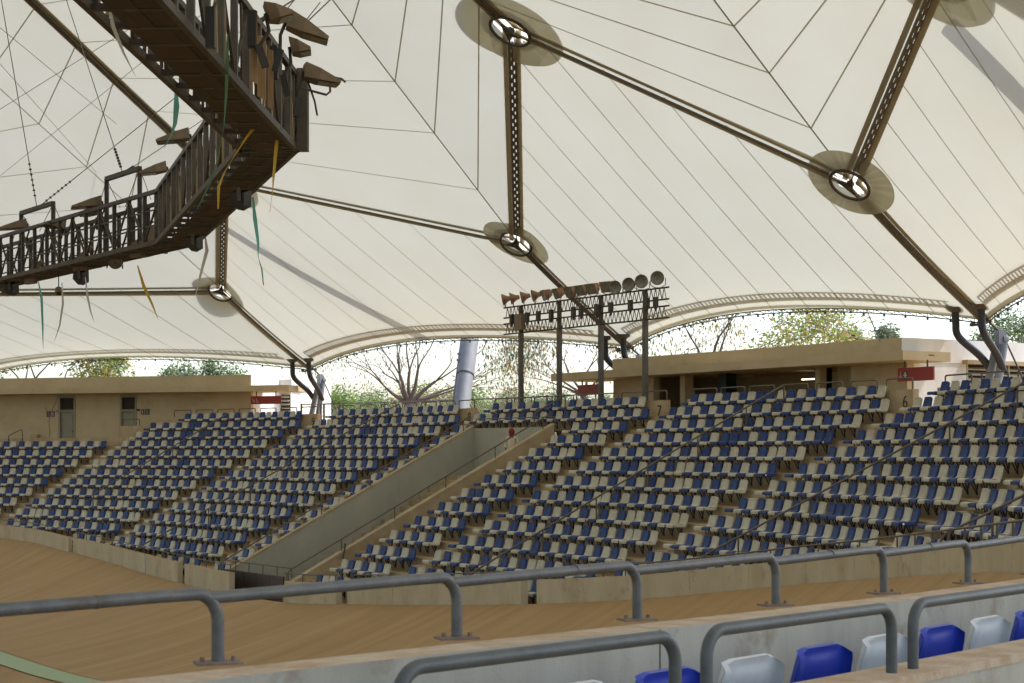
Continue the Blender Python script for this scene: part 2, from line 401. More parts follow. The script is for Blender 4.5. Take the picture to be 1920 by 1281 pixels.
def frame_obj(o, s, k, z, s_rot=None):
    p = P(s, k, z); a = base(s if s_rot is None else s_rot)[1]
    o.location = p; o.rotation_euler = (0, 0, a-pi/2)     # local x = along the row to the right, local y = outward
g = MB(); g.tube(hoop_pts(1.22, .33), .026, 6); HOOP = g.mesh('hoop_rail', M['farpipe'], smooth=True)
for bl, (s0, s1) in PAR.items():
    w = thing('parapet', P((s0+s1)/2, KP, ZC), 'tan concrete parapet behind the top seats, '+BL[bl], 'parapet', 'parapets behind the top seats')
    g = MB(); ss = frange(s0, s1, 14)
    for a, b in zip(ss[:-1], ss[1:]):
        g.hexa([P(a, KP+.12, ZT(1)), P(b, KP+.12, ZT(1)), P(b, KP-.1, ZT(1)), P(a, KP-.1, ZT(1)), P(a, KP+.12, ZP), P(b, KP+.12, ZP), P(b, KP-.1, ZP), P(a, KP-.1, ZP)])
    g.build('wall', M['concrete'], w)
    for num, sx in {9: [(9, s1-.28)], 8: [(9, s0+.2), (8, s1-.3)], 7: [(8, s0+.2), (7, s1-.35)], 6: [(7, s0+.3), (6, s1-.32)], 5: [(6, s0+.25)], 4: []}[bl]:
        text_obj(str(num), .52, P(sx, KP+.128, 1.33), tan_(sx), (0, 0, 1), w, M['digit'])
    n = int((s1-s0)/1.42); pit = (s1-s0-.05)/n if bl != 9 else 1.42
    for i in range(n):
        if bl == 4 and i > 3: break
        h = bpy.data.objects.new('hoop_rail', HOOP); COL.objects.link(h); sx = s1-.68-i*pit if bl not in (5, 4) else s0+.72+i*pit
        frame_obj(h, sx, KP, ZP)
        tag(h, f'bent steel hoop rail, {ORD[i]} from {"left" if bl in (5, 4) else "right"}, {BL[bl]}', 'rail', 'hoop rails behind the top seats')

# ------------------------------------------------------------------ seats
def seat_mesh(m_shell, button):
    g = MB()
    prof = [(-.052, .352), (-.058, .395), (-.04, .445), (-.005, .460), (.11, .456), (.24, .444), (.31, .450), (.345, .485), (.363, .55), (.381, .63), (.393, .68), (.399, .708), (.403, .724), (.405, .733)]
    wid = [.192, .200, .203, .204, .204, .203, .202, .200, .195, .188, .182, .172, .152, .11]
    cols = [-1, -.93, -.6, 0, .6, .93, 1]
    def surf(off):
        rows = []
        for i, ((y, z), w) in enumerate(zip(prof, wid)):
            a = prof[max(i-1, 0)]; b = prof[min(i+1, len(prof)-1)]; t = Vector((b[0]-a[0], b[1]-a[1])).normalized(); nn = Vector((-t.y, t.x))
            r = []
            for c in cols:
                d = off; dish = -.014*(1-c*c) if 2 < i < 11 else 0
                fl = 0
                if abs(c) == 1: fl = -.075 if 2 < i < 7 else (-.035 if i < 12 else 0)
                if off < 0 and abs(c) == 1: dd = fl-.0
                elif abs(c) == 1: dd = fl
                else: dd = dish
                if i < 3: dd = 0 if abs(c) < 1 else -.006
                r.append(Vector((c*w+(0 if off >= 0 else -.012*(c > 0)*(abs(c) == 1)+.012*(c < 0)*(abs(c) == 1)), y+nn.x*(d+dd), z+nn.y*(d+dd))))
            rows.append(r)
        return rows
    A = surf(0.); B = surf(-.02)
    g.grid([list(reversed(r)) for r in A]); g.grid(B)
    for j in (0, len(cols)-1):
        for i in range(len(prof)-1):
            q = (A[i][j], A[i+1][j], B[i+1][j], B[i][j]); g.quad(*(q if j == 0 else reversed(q)))
    for i in (0, len(prof)-1):
        for j in range(len(cols)-1):
            q = (A[i][j], B[i][j], B[i][j+1], A[i][j+1]); g.quad(*(q if i == 0 else reversed(q)))
    return g
def bracket_shade_geo(g, m=0):
    for sx in (-.085, .085):
        g.tube([(sx, .10, .43), (sx*.95, .22, .36), (sx*.55, .30, .17), (0, .33, .09)], .017, 4, m)
    g.box((0, .17, .415), (.36, .26, .05), m=m); g.bar((0, .30, .1), (0, .345, .34), .03, .025, m=m)  # dark box added as the shade under the pan, beside the bracket bar
gs = seat_mesh(None, False); SEATV, SEATF = gs.v[:], gs.f[:]
SH = {}
def smooth_shell(m_):
    import bmesh
    me = gs.mesh('seat_shell', m_, smooth=True); bm = bmesh.new(); bm.from_mesh(me); bmesh.ops.remove_doubles(bm, verts=bm.verts, dist=.0005); bm.to_mesh(me); bm.free()
    o = bpy.data.objects.new('seat_shell', me); COL.objects.link(o); md = o.modifiers.new('round', 'SUBSURF'); md.levels = 2
    out = bpy.data.meshes.new_from_object(o.evaluated_get(bpy.context.evaluated_depsgraph_get())); bpy.data.objects.remove(o); out.name = 'seat_shell'
    out.polygons.foreach_set('use_smooth', [True]*len(out.polygons)); return out
for key, mm in (('blue', M['blue']), ('beige', M['beige']), ('nblue', M['nblue']), ('nwhite', M['nwhite'])): SH[key] = smooth_shell(mm)
gb = MB(); bracket_shade_geo(gb); BRK = gb.mesh('bracket', M['bracket']); BRKV, BRKF = gb.v[:], gb.f[:]
gc = MB(); gc.lathe([(0, .012), (.02, .012), (.026, 0)], (.218, .05, .40), (1, 0, 0), 8); BTN = gc.mesh('end_cap', M['button'])
slots = []
BLOCKS = [(10, -36., AIS[10]-AW), (9, AIS[10], AIS[9]-AW), (8, AIS[9], AIS[8]-AW), (7, AIS[8], AIS[7]-AW), (6, AIS[7], AIS[6]-AW), (5, AIS[6], AIS[5]-AW), (4, AIS[5], AIS[4]-AW)]
for bl, sa, sb in BLOCKS:
    for k in range(0, 14):
        if bl == 10 and k < 3: continue
        sc = lscale((sa+sb)/2, k)
        s0, s1 = sa+.02, sb+(AW-AW/sc)
        if k == 0 and bl == 9: s0 = -22.3
        if k == 0 and bl != 9: s0 = max(s0, PAR.get(bl, (s0,))[0]+(.35 if bl in (6, 7) else .25))
        if k == 0: s1 = min(s1, PAR.get(bl, (0, s1))[1]-.95)
        n = max(1, round((s1-s0)*sc/Q)); pit = (s1-s0)/n; gap = n//2
        colour = random.random() < .5
        for i in range(n):
            s = s0+(i+.5)*pit+(.035 if i >= gap else -.035)
            if kw(s) < k+.55: continue
            if k >= 2 and REC0-.1 < s < REC1+.72: continue
            if random.random() > .045: colour = not colour
            slots.append((bl, k, i, n, s, 'blue' if colour else 'beige'))
def pix(p):
    return 960+3400*p.x/p.y, 851.8-3400*(p.z-E)/p.y
cand = []
for sl in slots:
    p = P(sl[4], sl[1], ZT(sl[1])+.4); x, y = pix(p)
    vis = -10 < x < 1930 and p.y > 12
    if vis and y > 1075-(x-850)*.075 and x > 200: vis = False            # behind the near rail and wall
    cand.append((not vis, p.y, sl))
cand.sort(key=lambda c: (c[0], c[1]))
single = cand[:292]; rest = cand[292:]
def seat_thing(key, s, k, z, label, group, end=False, yaw=0.):
    e = bpy.data.objects.new('stadium_seat', None); COL.objects.link(e); e.empty_display_size = .1; frame_obj(e, s, k, z); e.rotation_euler.z += yaw
    tag(e, label, 'seat', group)
    for nm, me in (('seat_shell', SH[key]), ('bracket', BRK)) + ((('end_cap', BTN),) if end else ()):
        c = bpy.data.objects.new(nm, me); COL.objects.link(c); c.parent = e
    return e
for _, _, (bl, k, i, n, s, key) in single:
    seat_thing(key, s, k, ZT(k), f'{key} seat, {ORD[i]} from left in {ORD[k]} row down, {BL[bl]}', 'seats of the far stand', end=(i == n-1 and key == 'blue'), yaw=random.gauss(0, .012))
g = MB()
for _, _, (bl, k, i, n, s, key) in rest:
    p = P(s, k, ZT(k)); a = base(s)[1]-pi/2+random.gauss(0, .012); ca, sa_ = cos(a), sin(a)
    for V_, F_, mi in ((SEATV, SEATF, 0 if key == 'blue' else 1), (BRKV, BRKF, 2)):
        b0 = len(g.v); g.v += [(p.x+ca*x-sa_*y, p.y+sa_*x+ca*y, p.z+z) for x, y, z in V_]
        g.f += [tuple(b0+q for q in f) for f in F_]; g.mi += [mi]*len(F_)
tag(g.build('distant_seats', [M['blue'], M['beige'], M['bracket']], smooth=True), 'rows of small blue and beige plastic seats filling the farther stand', 'seats', kind='stuff')

# ------------------------------------------------------------------ sloping handrails through the blocks
def rail_line(pts, posts, r=.027, top_end=True, name='handrail', label='', group=None, mat_=None, h=.0):
    o = thing(name, pts[0], label, 'handrail', group); mm = mat_ or M['farpipe']
    g = MB(); g.tube(pts, r, 6); g.build('rail', mm, o, smooth=True)
    for a, b in posts:
        g = MB(); g.tube([a, b], r*.9, 6); g.build('post', mm, o, smooth=True)
    return o
HR = {9: (.5, 8.9), 8: (.1, 13.2), 7: (.1, 1.6), 6: (.1, 12.9), 5: (-.4, 11.), 4: (1.5, 9.)}
for bl, sa, sb in BLOCKS:
    if bl == 10 or bl not in HR: continue
    k0, k1 = HR[bl]; zz = lambda k: ZT(0)-k*RISE+.92
    sm0 = (sa+sb+ (AW-AW/lscale((sa+sb)/2, k0)))/2; sm1 = (sa+sb+(AW-AW/lscale((sa+sb)/2, k1)))/2
    kend = min(k1, kw(sm1)-.3)
    L = lambda k: P(lerp(sm0, sm1, (k-k0)/(k1-k0)), k-.05, zz(k))
    pts = [L(k0)+Vector((0, 0, -.5)), L(k0)+Vector((0, 0, -.07)), L(k0+.06)+Vector((0, 0, -.01))]+[L(lerp(k0+.15, kend-.12, i/6)) for i in range(7)]+[L(kend-.04)+Vector((0, 0, -.03)), L(kend)+Vector((0, 0, -.12)), L(kend)+Vector((0, 0, -.62))]
    posts = []
    k = k0+1.6
    while k < kend-.8:
        posts.append((L(k), L(k)+Vector((0, 0, -.8)))); k += 2.
    rail_line(pts, posts, label='long sloping steel handrail down the '+BL[bl], group='handrails down the seat blocks')

# ------------------------------------------------------------------ entrance recess (stair cut into the stand)
rec = thing('entrance_recess', P(4.4, 8, -4), 'deep grey walled stair recess cut through the far seating', 'stairway')
zc = lambda k: .95-(k-2)*.463
def slab_wall(s0, s1, k0, k1, zl, zt0, zt1, nm, mats, n=1):
    g = MB(); g.hexa([P(s0, k1, zl), P(s1, k1, zl), P(s1, k0, zl), P(s0, k0, zl), P(s0, k1, zt1), P(s1, k1, zt1), P(s1, k0, zt0), P(s0, k0, zt0)])
    return g.build(nm, mats, rec)
KE = 13.2
slab_wall(REC0, REC0+.2, KB, KE, -6.3, zc(KB)-.05, zc(KE)-.05, 'side_wall', M['ramp'])
slab_wall(REC1-.22, REC1, KB, KE, -6, zc(KB)-.05, zc(KE)-.05, 'side_wall', M['concrete'])
slab_wall(REC0+.2, REC1-.22, KB-.15, KB, -6, .98, .98, 'back_wall', M['ramp'])
for s0, s1 in ((REC0-.02, REC0+.22), (REC1-.25, REC1+.03)):
    g = MB(); g.hexa([P(s0, KE, zc(KE)-.05), P(s1, KE, zc(KE)-.05), P(s1, KB, zc(KB)-.05), P(s0, KB, zc(KB)-.05), P(s0, KE, zc(KE)+.03), P(s1, KE, zc(KE)+.03), P(s1, KB, zc(KB)+.03), P(s0, KB, zc(KB)+.03)])
    g.build('coping', M['concrete'], rec)
NST = 26
for i in range(NST):
    k0 = KB+(KE-KB)*i/NST; k1 = KB+(KE-KB)*(i+1)/NST; z = min(-.80, lerp(-.25, -6.22, i/(NST-1)))
    g = MB(); g.hexa([P(REC0+.2, k1, z-.3), P(REC1-.22, k1, z-.3), P(REC1-.22, k0, z-.3), P(REC0+.2, k0, z-.3), P(REC0+.2, k1, z), P(REC1-.22, k1, z), P(REC1-.22, k0, z), P(REC0+.2, k0, z)])
    g.build('stair', M['concrete'], rec)
g = MB()
for i in range(5):
    a = lerp(REC0+.2, REC1-.25, i/5); b = lerp(REC0+.2, REC1-.25, (i+1)/5)-.02
    g.hexa([P(a, KE+.06, -6.2), P(b, KE+.06, -6.2), P(b, KE, -6.2), P(a, KE, -6.2), P(a, KE+.06, -3.98), P(b, KE+.06, -3.98), P(b, KE, -3.98), P(a, KE, -3.98)])
gate = thing('track_gate', P(4.4, 14, -4.7), 'dark brown board gate in the track wall under the stair recess', 'gate'); g.build('board', M['brownpanel'], gate)
# rails on the recess walls
for nm, s in (('left', REC0+.1), ('right', REC1-.1)):
    hh = .42
    pts = [P(s, 13.2, zc(13.2)-.0), P(s, 13.2, zc(13.2)+hh-.08), P(s, 13.05, zc(13.05)+hh)]+[P(s, lerp(12.9, 2.0, i/6), zc(lerp(12.9, 2.0, i/6))+hh) for i in range(7)]+[P(s, 1.85, zc(1.85)+hh-.02)]
    rail_line(pts, [(P(s, k, zc(k)), P(s, k, zc(k)+hh)) for k in (2.2, 4.4, 6.6, 8.8, 11)], label=f'sloping steel handrail on the {nm} side wall of the stair recess', group='recess handrails', r=.024)
pts = [P(lerp(REC0+.3, REC1, i/5), KB-.05, 1.33) for i in range(6)]
rail_line([pts[0]+Vector((0, 0, -.35)), pts[0]+Vector((0, 0, -.06))]+pts+[pts[-1]+Vector((0, 0, -.35))], [(P(lerp(REC0, REC1, q), KB-.05, .95), P(lerp(REC0, REC1, q), KB-.05, 1.33)) for q in (.35, .65, .9)], label='level steel guard rail along the back wall of the stair recess', r=.02)
pts = [P(lerp(REC0-.2, REC1-.3, i/5), 12.9, -3.72) for i in range(6)]
rail_line(pts, [(p, p-Vector((0, 0, .3))) for p in pts[1:]], label='level steel guard rail above the brown track gate', r=.02)

# ------------------------------------------------------------------ track wall pieces with panel joints
def track_wall(s0, s1, label, mats, joint=2.4, top=None, thick=.2):
    w = thing('track_wall', P((s0+s1)/2, kw((s0+s1)/2), zw((s0+s1)/2)-.8), label, 'wall', 'track wall sections')
    n = max(1, round((s1-s0)/joint))
    for i in range(n):
        a = lerp(s0, s1, i/n)+.006; b = lerp(s0, s1, (i+1)/n)-.006; m = 5
        g = MB(); t = thick/T
        for q in range(m):
            x, y = lerp(a, b, q/m), lerp(a, b, (q+1)/m)
            zx, zy = zw(x), zw(y); bx, by = zx-WH(x)-.6, zy-WH(y)-.6
            g.quad(P(x, kw(x), bx), P(y, kw(y), by), P(y, kw(y), zy), P(x, kw(x), zx), 0)
            g.quad(P(y, kw(y)-t, by), P(x, kw(x)-t, bx), P(x, kw(x)-t, zx), P(y, kw(y)-t, zy), 0)
            g.quad(P(x, kw(x), zx), P(y, kw(y), zy), P(y, kw(y)-t, zy), P(x, kw(x)-t, zx), 1)
            if q == 0: g.quad(P(x, kw(x)-t, bx), P(x, kw(x), bx), P(x, kw(x), zx), P(x, kw(x)-t, zx), 0)
            if q == m-1: g.quad(P(y, kw(y), by), P(y, kw(y)-t, by), P(y, kw(y)-t, zy), P(y, kw(y), zy), 0)
        g.build('wall_panel', mats, w)
    return w
WM = [M['wallconc'], M['tread']]
track_wall(-40, -14.46, 'tan concrete track wall left of the first gap, below the leftmost seats', WM, 2.6)
track_wall(-13.88, -.51, 'tan concrete track wall between the two gaps left of the brown gate', WM, 2.6)
track_wall(.22, 4.53, 'short tan concrete track wall piece just left of the brown gate', WM)
track_wall(8.9, 12.1, 'short tan concrete track wall piece just right of the brown gate', WM)
track_wall(12.68, 22.17, 'tan concrete track wall between the two gaps right of the gate', WM, 2.2)
track_wall(23.0, 56.9, 'long tan concrete track wall curving up towards the right edge', WM, 2.3)
NW = track_wall(57, 92, 'near grey concrete track wall with dusty coping, in front of the nearest seats', [M['nearconc'], M['neartop']], 3.45, thick=.17)
# ------------------------------------------------------------------ gooseneck rails on the far track wall
def goose_rail(s0, s1, n, h, r, label, flip=False, lean=.14):
    o = thing('wall_rail', P(s0, kw(s0), zw(s0)), label, 'rail', 'rails on the track wall')
    kk = lambda s: kw(s)-.1/T
    g = MB(); g.tube([P(s, kk(s), zw(s)+h) for s in frange(s0-.3, s1, n*2)], r, 7); g.build('top_pipe', M['farpipe'], o, smooth=True)
    for i in range(n+1):
        s = lerp(s0, s1, i/n); d = lean if not flip else -lean
        g = MB(); pts = [P(s-d, kk(s), zw(s)+h-.004)]
        for q in range(5):
            a = pi/2*q/4; pts.append(P(s-d*.5+d*.5*sin(a), kk(s), zw(s)+h-abs(d)*.5+abs(d)*.5*cos(a)))
        pts.append(P(s, kk(s), zw(s))); g.tube(pts, r*.92, 7); g.build('post', M['farpipe'], o, smooth=True)
goose_rail(26, 50, 25, .27, .02, 'dark gooseneck steel rail on the track wall rising to the right')
goose_rail(13.2, 22, 9, .22, .018, 'dark low steel rail on the track wall right of the gate')
goose_rail(-13.6, 4.4, 16, .25, .018, 'thin dark steel rail on the track wall left of the gate')
goose_rail(-36, -14.8, 16, .25, .018, 'thin dark steel rail on the leftmost piece of track wall')
goose_rail(9.0, 11.9, 3, .24, .02, 'short dark gooseneck rail just right of the brown gate', flip=True)

# ------------------------------------------------------------------ near side: rail, seat row, hoop wall
CB = (P8+Vector((sin(AL), -cos(AL)))*SR)+Vector((-cos(AL), -sin(AL)))*RR
def N(r, ph, z): return Vector((CB.x+r*cos(ph), CB.y+r*sin(ph), z+E))
RRAIL, PRAIL, DRAIL = 41.037, -.739746, .0241960
zr = lambda ph: zw(SR+RR*(AL-ph))
rl = thing('near_wall_rail', N(RRAIL, PRAIL, -.6), 'thick galvanised pipe rail with bent posts on the near track wall', 'rail')
RH = .208
for q in (-.42, 1.0+.62, 3.47, 4.5):
    g = MB(); hz = zr(PRAIL+DRAIL*q)+RH-.011*(1-q % 1); p0 = N(RRAIL, PRAIL+DRAIL*q, hz); p1 = N(RRAIL, PRAIL+DRAIL*(q+.012), hz); g.tube([p0, p1], .0196, 14); g.build('weld_collar', M['pipe'], rl, smooth=True)
for i in range(-2, 9):
    ph = PRAIL+DRAIL*i; L = .17; d = L/RRAIL; pts = [N(RRAIL, lerp(ph-DRAIL-.040/RRAIL, ph-.09/RRAIL, q/8), zr(ph)+RH-.011*(1-q/8)) for q in range(8)]
    for q in range(1, 9):
        a = pi/2*q/8; pts.append(N(RRAIL, ph-.085/RRAIL*(1-sin(a)), zr(ph)+RH-.085+.085*cos(a)))
    pts.append(N(RRAIL, ph, zr(ph)+.01))
    g = MB(); g.tube(pts, .0184, 14); po = g.build('rail_length', M['pipe'], rl, smooth=True)
    t = Vector((-sin(ph), cos(ph), 0)); r = Vector((cos(ph), sin(ph), 0)); z = Vector((0, 0, 1))
    g = MB(); g.box(N(RRAIL, ph, zr(ph)+.006), (.13, .085, .008), ((t+r*.55).normalized(), (r-t*.55).normalized(), z)); bp = g.build('base_plate', M['plate'], po)
    for sx in (-.045, .045):
        g = MB(); c = N(RRAIL, ph, zr(ph)+.010)+(t+r*.55).normalized()*sx; g.lathe([(0, .013), (.007, .013), (.007, 0)], c, (0, 0, 1), 6); g.build('bolt', M['plate'], po)
RS = 41.6726; PS = -.696996; DQ = Q/RS
for i in range(-4, 7):
    key = 'nwhite' if i % 2 == 0 else 'nblue'; ph = PS+i*DQ
    e = bpy.data.objects.new('stadium_seat', None); COL.objects.link(e); e.empty_display_size = .1
    e.location = N(RS-.38, ph-.06/RS, -.672-.733); e.rotation_euler = (0, 0, ph-pi/2+pi+pi)
    tag(e, f'{"bright blue" if key == "nblue" else "grey-white"} plastic seat back, {ORD[i+4]} from left in the nearest row', 'seat', 'seats of the nearest row')
    for nm, me in (('seat_shell', SH[key]), ('bracket', BRK)):
        c = bpy.data.objects.new(nm, me); COL.objects.link(c); c.parent = e
g = MB(); aa = frange(-.98, -.45, 40)
for a, b in zip(aa[:-1], aa[1:]): g.quad(N(41.1, a, -1.45), N(42.05, a, -1.45), N(42.05, b, -1.45), N(41.1, b, -1.45))
tag(g.build('near_tier_floor', M['nearconc']), kind='structure')
g = MB()
for a, b in zip(aa[:-1], aa[1:]): g.quad(N(42.2, a, -1.62), N(47.5, a, -1.62), N(47.5, b, -1.62), N(42.2, b, -1.62))
tag(g.build('near_walkway', M['nearconc']), kind='structure')
RHW = 42.125; PHW = -.7477688; DHW = .0287719
hw = thing('hoop_wall', N(RHW, -.72, -1.6), 'low near concrete wall with dusty top behind the nearest seats', 'wall')
ZH = -.712
g = MB()
for a, b in zip(aa[:-1], aa[1:]):
    g.hexa([N(42.03, a, -1.7), N(42.21, a, -1.7), N(42.21, b, -1.7), N(42.03, b, -1.7), N(42.03, a, ZH-.03), N(42.21, a, ZH-.03), N(42.21, b, ZH-.03), N(42.03, b, ZH-.03)], 0)
    g.hexa([N(42.02, a, ZH-.03), N(42.215, a, ZH-.03), N(42.215, b, ZH-.03), N(42.02, b, ZH-.03), N(42.02, a, ZH), N(42.215, a, ZH), N(42.215, b, ZH), N(42.02, b, ZH)], 1)
g.build('wall_body', [M['nearconc'], M['neartop']], hw)
HN = ['big grey hoop rail standing furthest left on the near wall', 'middle big grey hoop rail on the near wall, in front of blue seat', 'big grey hoop rail at the right edge on the near wall']
g = MB(); wh = .877*DHW*RHW; g.tube(hoop_pts(wh, .218, .075, 8), .0185, 14); NH = g.mesh('near_hoop_rail', M['hoop'], smooth=True)
for i in range(3):
    ph = PHW+(i+.4385)*DHW; o = bpy.data.objects.new('near_hoop_rail', NH); COL.objects.link(o)
    o.location = N(RHW, ph, ZH-.004); o.rotation_euler = (0, 0, ph+pi/2); tag(o, HN[i], 'rail', 'hoop rails on the near wall')

# ------------------------------------------------------------------ buildings behind the stand
TS = Vector((sin(AL), -cos(AL), 0)); NS = Vector((-cos(AL), -sin(AL), 0))
def RB(s, d, z): return Vector((P8.x, P8.y, 0))+TS*s-NS*d+Vector((0, 0, z+E))
def sx_(x, d):                                   # s on the straight at outward offset d that stands on image column x
    c = (x-960)/3400; return (c*(P8.y-NS.y*d)-(P8.x-NS.x*d))/(TS.x-c*TS.y)
def bbox(g, F, s0, s1, d0, d1, z0, z1, m=0):
    g.hexa([F(s0, d0, z0), F(s1, d0, z0), F(s1, d1, z0), F(s0, d1, z0), F(s0, d0, z1), F(s1, d0, z1), F(s1, d1, z1), F(s0, d1, z1)], m)
D0 = 9.33
rb = thing('concourse_building', RB(11, D0, ZC), 'long tan flat roofed building with open bays behind the right seats', 'building')
S1b = 18.85
def wallpc(x0, x1, dd=0., z1=2.95, m='plaster', th=.3):
    g = MB(); bbox(g, RB, sx_(x0, D0), sx_(x1, D0), D0+dd, D0+dd+th, ZC, z1); g.build('wall', M[m], rb)
wallpc(1150, 1225); wallpc(1595, 1701, th=.3); wallpc(1533, 1595, .9); wallpc(1275, 1284, 0, th=.4); wallpc(1524, 1533, .1)
g = MB(); bbox(g, RB, 3.3, S1b-.3, D0+3.6, D0+3.8, ZC, 2.95); g.build('back_wall', M['plaster'], rb)
g = MB(); bbox(g, RB, 3.3, S1b, D0+.31, D0+12, 2.951, 3.0); g.build('ceiling', M['plaster'], rb)
wallpc(1311, 1325, .9, m='teal', th=.5); wallpc(1490, 1502, .9, m='teal', th=.5)
g = MB(); bbox(g, RB, 3.3, 3.6, D0+.3, D0+12, ZC, 2.95); g.build('wall', M['plaster'], rb)
g = MB(); bbox(g, RB, 3.2, S1b, D0, D0+12, 2.96, 3.70); g.build('roof', [M['plaster']], rb)
# sunlit end wall with louvred openings
g = MB(); bbox(g, RB, S1b-.3, S1b, D0+.301, D0+2.9, ZC, 2.955); bbox(g, RB, S1b-.3, S1b, D0+2.9, D0+12, ZC, 1.15); g.build('end_wall', M['whiteplaster'], rb)
g = MB(); bbox(g, RB, S1b+.001, S1b+.02, D0+.002, D0+12, 2.952, 3.702); g.build('end_fascia', M['whiteplaster'], rb)
lv = MB(); bbox(lv, RB, S1b-.28, S1b-.25, D0+2.9, D0+12, 1.15, 2.93); lf = lv.build('louvre_window', M['dark'], rb)
for i in range(10):
    g = MB(); z = 1.22+i*.17; a = [RB(S1b-.2, D0+2.92, z+.07), RB(S1b-.05, D0+2.92, z), RB(S1b-.05, D0+11.9, z), RB(S1b-.2, D0+11.9, z+.07)]
    g.hexa([*a, *[p+Vector((0, 0, .03)) for p in a]]); g.build('slat', M['louvre'], lf)
for dd in (2.95, 4.9, 6.9):
    g = MB(); bbox(g, RB, S1b-.06, S1b-.02, D0+dd, D0+dd+.06, 1.15, 2.93); g.build('mullion', M['louvre'], lf)
g = MB(); bbox(g, RB, S1b-.1, S1b+.25, D0+2.7, D0+12, 2.93, 3.06); g.build('window_hood', M['concrete'], rb)
# canopy slab
g = MB(); bbox(g, RB, .73, 20.16, 8.1, D0-.003, 2.90, 3.19); bbox(g, RB, S1b+.022, 20.16, D0-.003, 10.15, 2.90, 3.19); bbox(g, RB, .73, 3.19, D0-.003, 10.2, 2.90, 3.19); g.build('canopy', M['plaster'], rb)
g = MB(); bbox(g, RB, 20.16, 20.17, 9.2, 9.42, 3.06, 3.09); g.build('drain_slot', M['dark'], rb)
g = MB(); bbox(g, RB, sx_(1503, D0+2.), sx_(1525, D0+2.), D0+2.0, D0+2.06, 2.63, 2.675)
o = g.build('fluorescent_light', M['tube']); tag(o, 'lit fluorescent tube inside the dark building bay', 'light')
g = MB(); bbox(g, RB, sx_(1368, D0+1.6), sx_(1410, D0+1.6), D0+1.6, D0+1.65, 2.84, 2.88); o = g.build('fluorescent_light', M['louvre']); tag(o, 'unlit pale fluorescent tube under the dark bay ceiling', 'light')
g = MB()
for i in range(6): bbox(g, RB, sx_(1503, D0+3.4), sx_(1526, D0+3.4), D0+3.4, D0+3.5, 1.1+i*.22, 1.16+i*.22)
g.build('bay_louvre', M['louvre'], rb)

# left building, its own frame
LA = Vector((-13.15, 91.3)); LBp = Vector((-27., 95.8)); LT = (LA-LBp).normalized(); LN = Vector((LT.y, -LT.x))     # LT to the right, LN towards the camera
if LN.y > 0: LN = -LN
def LBf(s, d, z): q = LA+LT*s-LN*d; return Vector((q.x, q.y, z+E))
def sl_(x, d=0):
    c = (x-960)/3400; a = LA-LN*d; return (c*a.y-a.x)/(LT.x-c*LT.y)
lb = thing('toilet_building', LBf(-8, 0, ZC), 'tan flat roofed toilet building with two grey doors at far left', 'building')
d1, d1b, d2, d2b = sl_(110), sl_(141.5), sl_(225), sl_(256.5)
for a, b in ((-30, d1), (d1b, d2), (d2b, 0)):
    g = MB(); bbox(g, LBf, a, b, 0, .25, ZC-.3, 3.3); g.build('wall', M['plaster'], lb)
for a, b in ((d1, d1b), (d2, d2b)):
    g = MB(); bbox(g, LBf, a, b, 0, .25, 3.06, 3.3); g.build('wall', M['plaster'], lb)
    fr = MB(); w = .1
    bbox(fr, LBf, a, a+w, -.03, .2, ZC-.3, 3.06); bbox(fr, LBf, b-w, b, -.03, .2, ZC-.3, 3.06); bbox(fr, LBf, a+w, b-w, -.03, .2, 2.93, 3.06); bbox(fr, LBf, a+w, b-w, -.03, .2, 2.2, 2.32)
    dr = thing('door', LBf((a+b)/2, 0, ZC), '', None); dr.parent = lb; dr.location = Vector(origin(dr))-Vector(lb.location)
    fr.build('door_frame', M['door'], dr)
    g = MB(); bbox(g, LBf, a+w, b-w, .08, .12, ZC-.3, 2.2); g.build('door_leaf', M['door'], dr)
    g = MB(); bbox(g, LBf, a+w+.1, b-w-.1, .06, .079, 1.3, 2.05); bbox(g, LBf, a+w+.1, b-w-.1, .06, .079, .6, 1.1); g.build('door_panel', M['door'], dr)
    g = MB(); bbox(g, LBf, b-w-.12, b-w-.03, .0, .075, 1.18, 1.23); g.build('handle', M['steel'], dr)
    g = MB(); bbox(g, LBf, a+w, b-w, .13, .16, 2.32, 2.93); g.build('vent', M['dark'], dr)
    g = MB()
    for i in range(7): bbox(g, LBf, a+w, b-w, .05, .12, 2.35+i*.083, 2.37+i*.083)
    g.build('vent_slats', M['brownpanel'], dr)
g = MB(); bbox(g, LBf, -30, 0, 0, 10, 3.3, 4.0); g.build('roof', M['plaster'], lb)
g = MB(); xc = sl_(541, -1.1); bbox(g, LBf, -30, xc, -1.1, -.002, 3.13, 3.42); bbox(g, LBf, .02, xc, -.002, 1.4, 3.13, 3.42); g.build('canopy', M['plaster'], lb)
g = MB(); bbox(g, LBf, -.25, 0, .251, 10, ZC-.3, 3.299); bbox(g, LBf, .001, .018, .0, 10, 3.3, 4.003); g.build('end_wall', M['whiteplaster'], lb)
g = MB(); xe = sl_(548, 3.6); bbox(g, LBf, .6, xe, 3.6, 4.6, ZC-.3, 3.3); bbox(g, LBf, .02, xe+.1, 3.3, 4.8, 3.3, 3.9); g.build('annexe', M['whiteplaster'], lb)
lv = MB(); bbox(lv, LBf, sl_(517, 3.6), sl_(545, 3.6), 3.56, 3.598, 1.55, 3.1); lf = lv.build('louvre_window', M['dark'], lb)
for i in range(8):
    g = MB(); z = 1.6+i*.19; a = [LBf(sl_(517.5, 3.6), 3.45, z), LBf(sl_(544.5, 3.6), 3.45, z), LBf(sl_(544.5, 3.6), 3.55, z+.07), LBf(sl_(517.5, 3.6), 3.55, z+.07)]
    g.hexa([*a, *[p+Vector((0, 0, .035)) for p in a]]); g.build('slat', M['louvre'], lf)
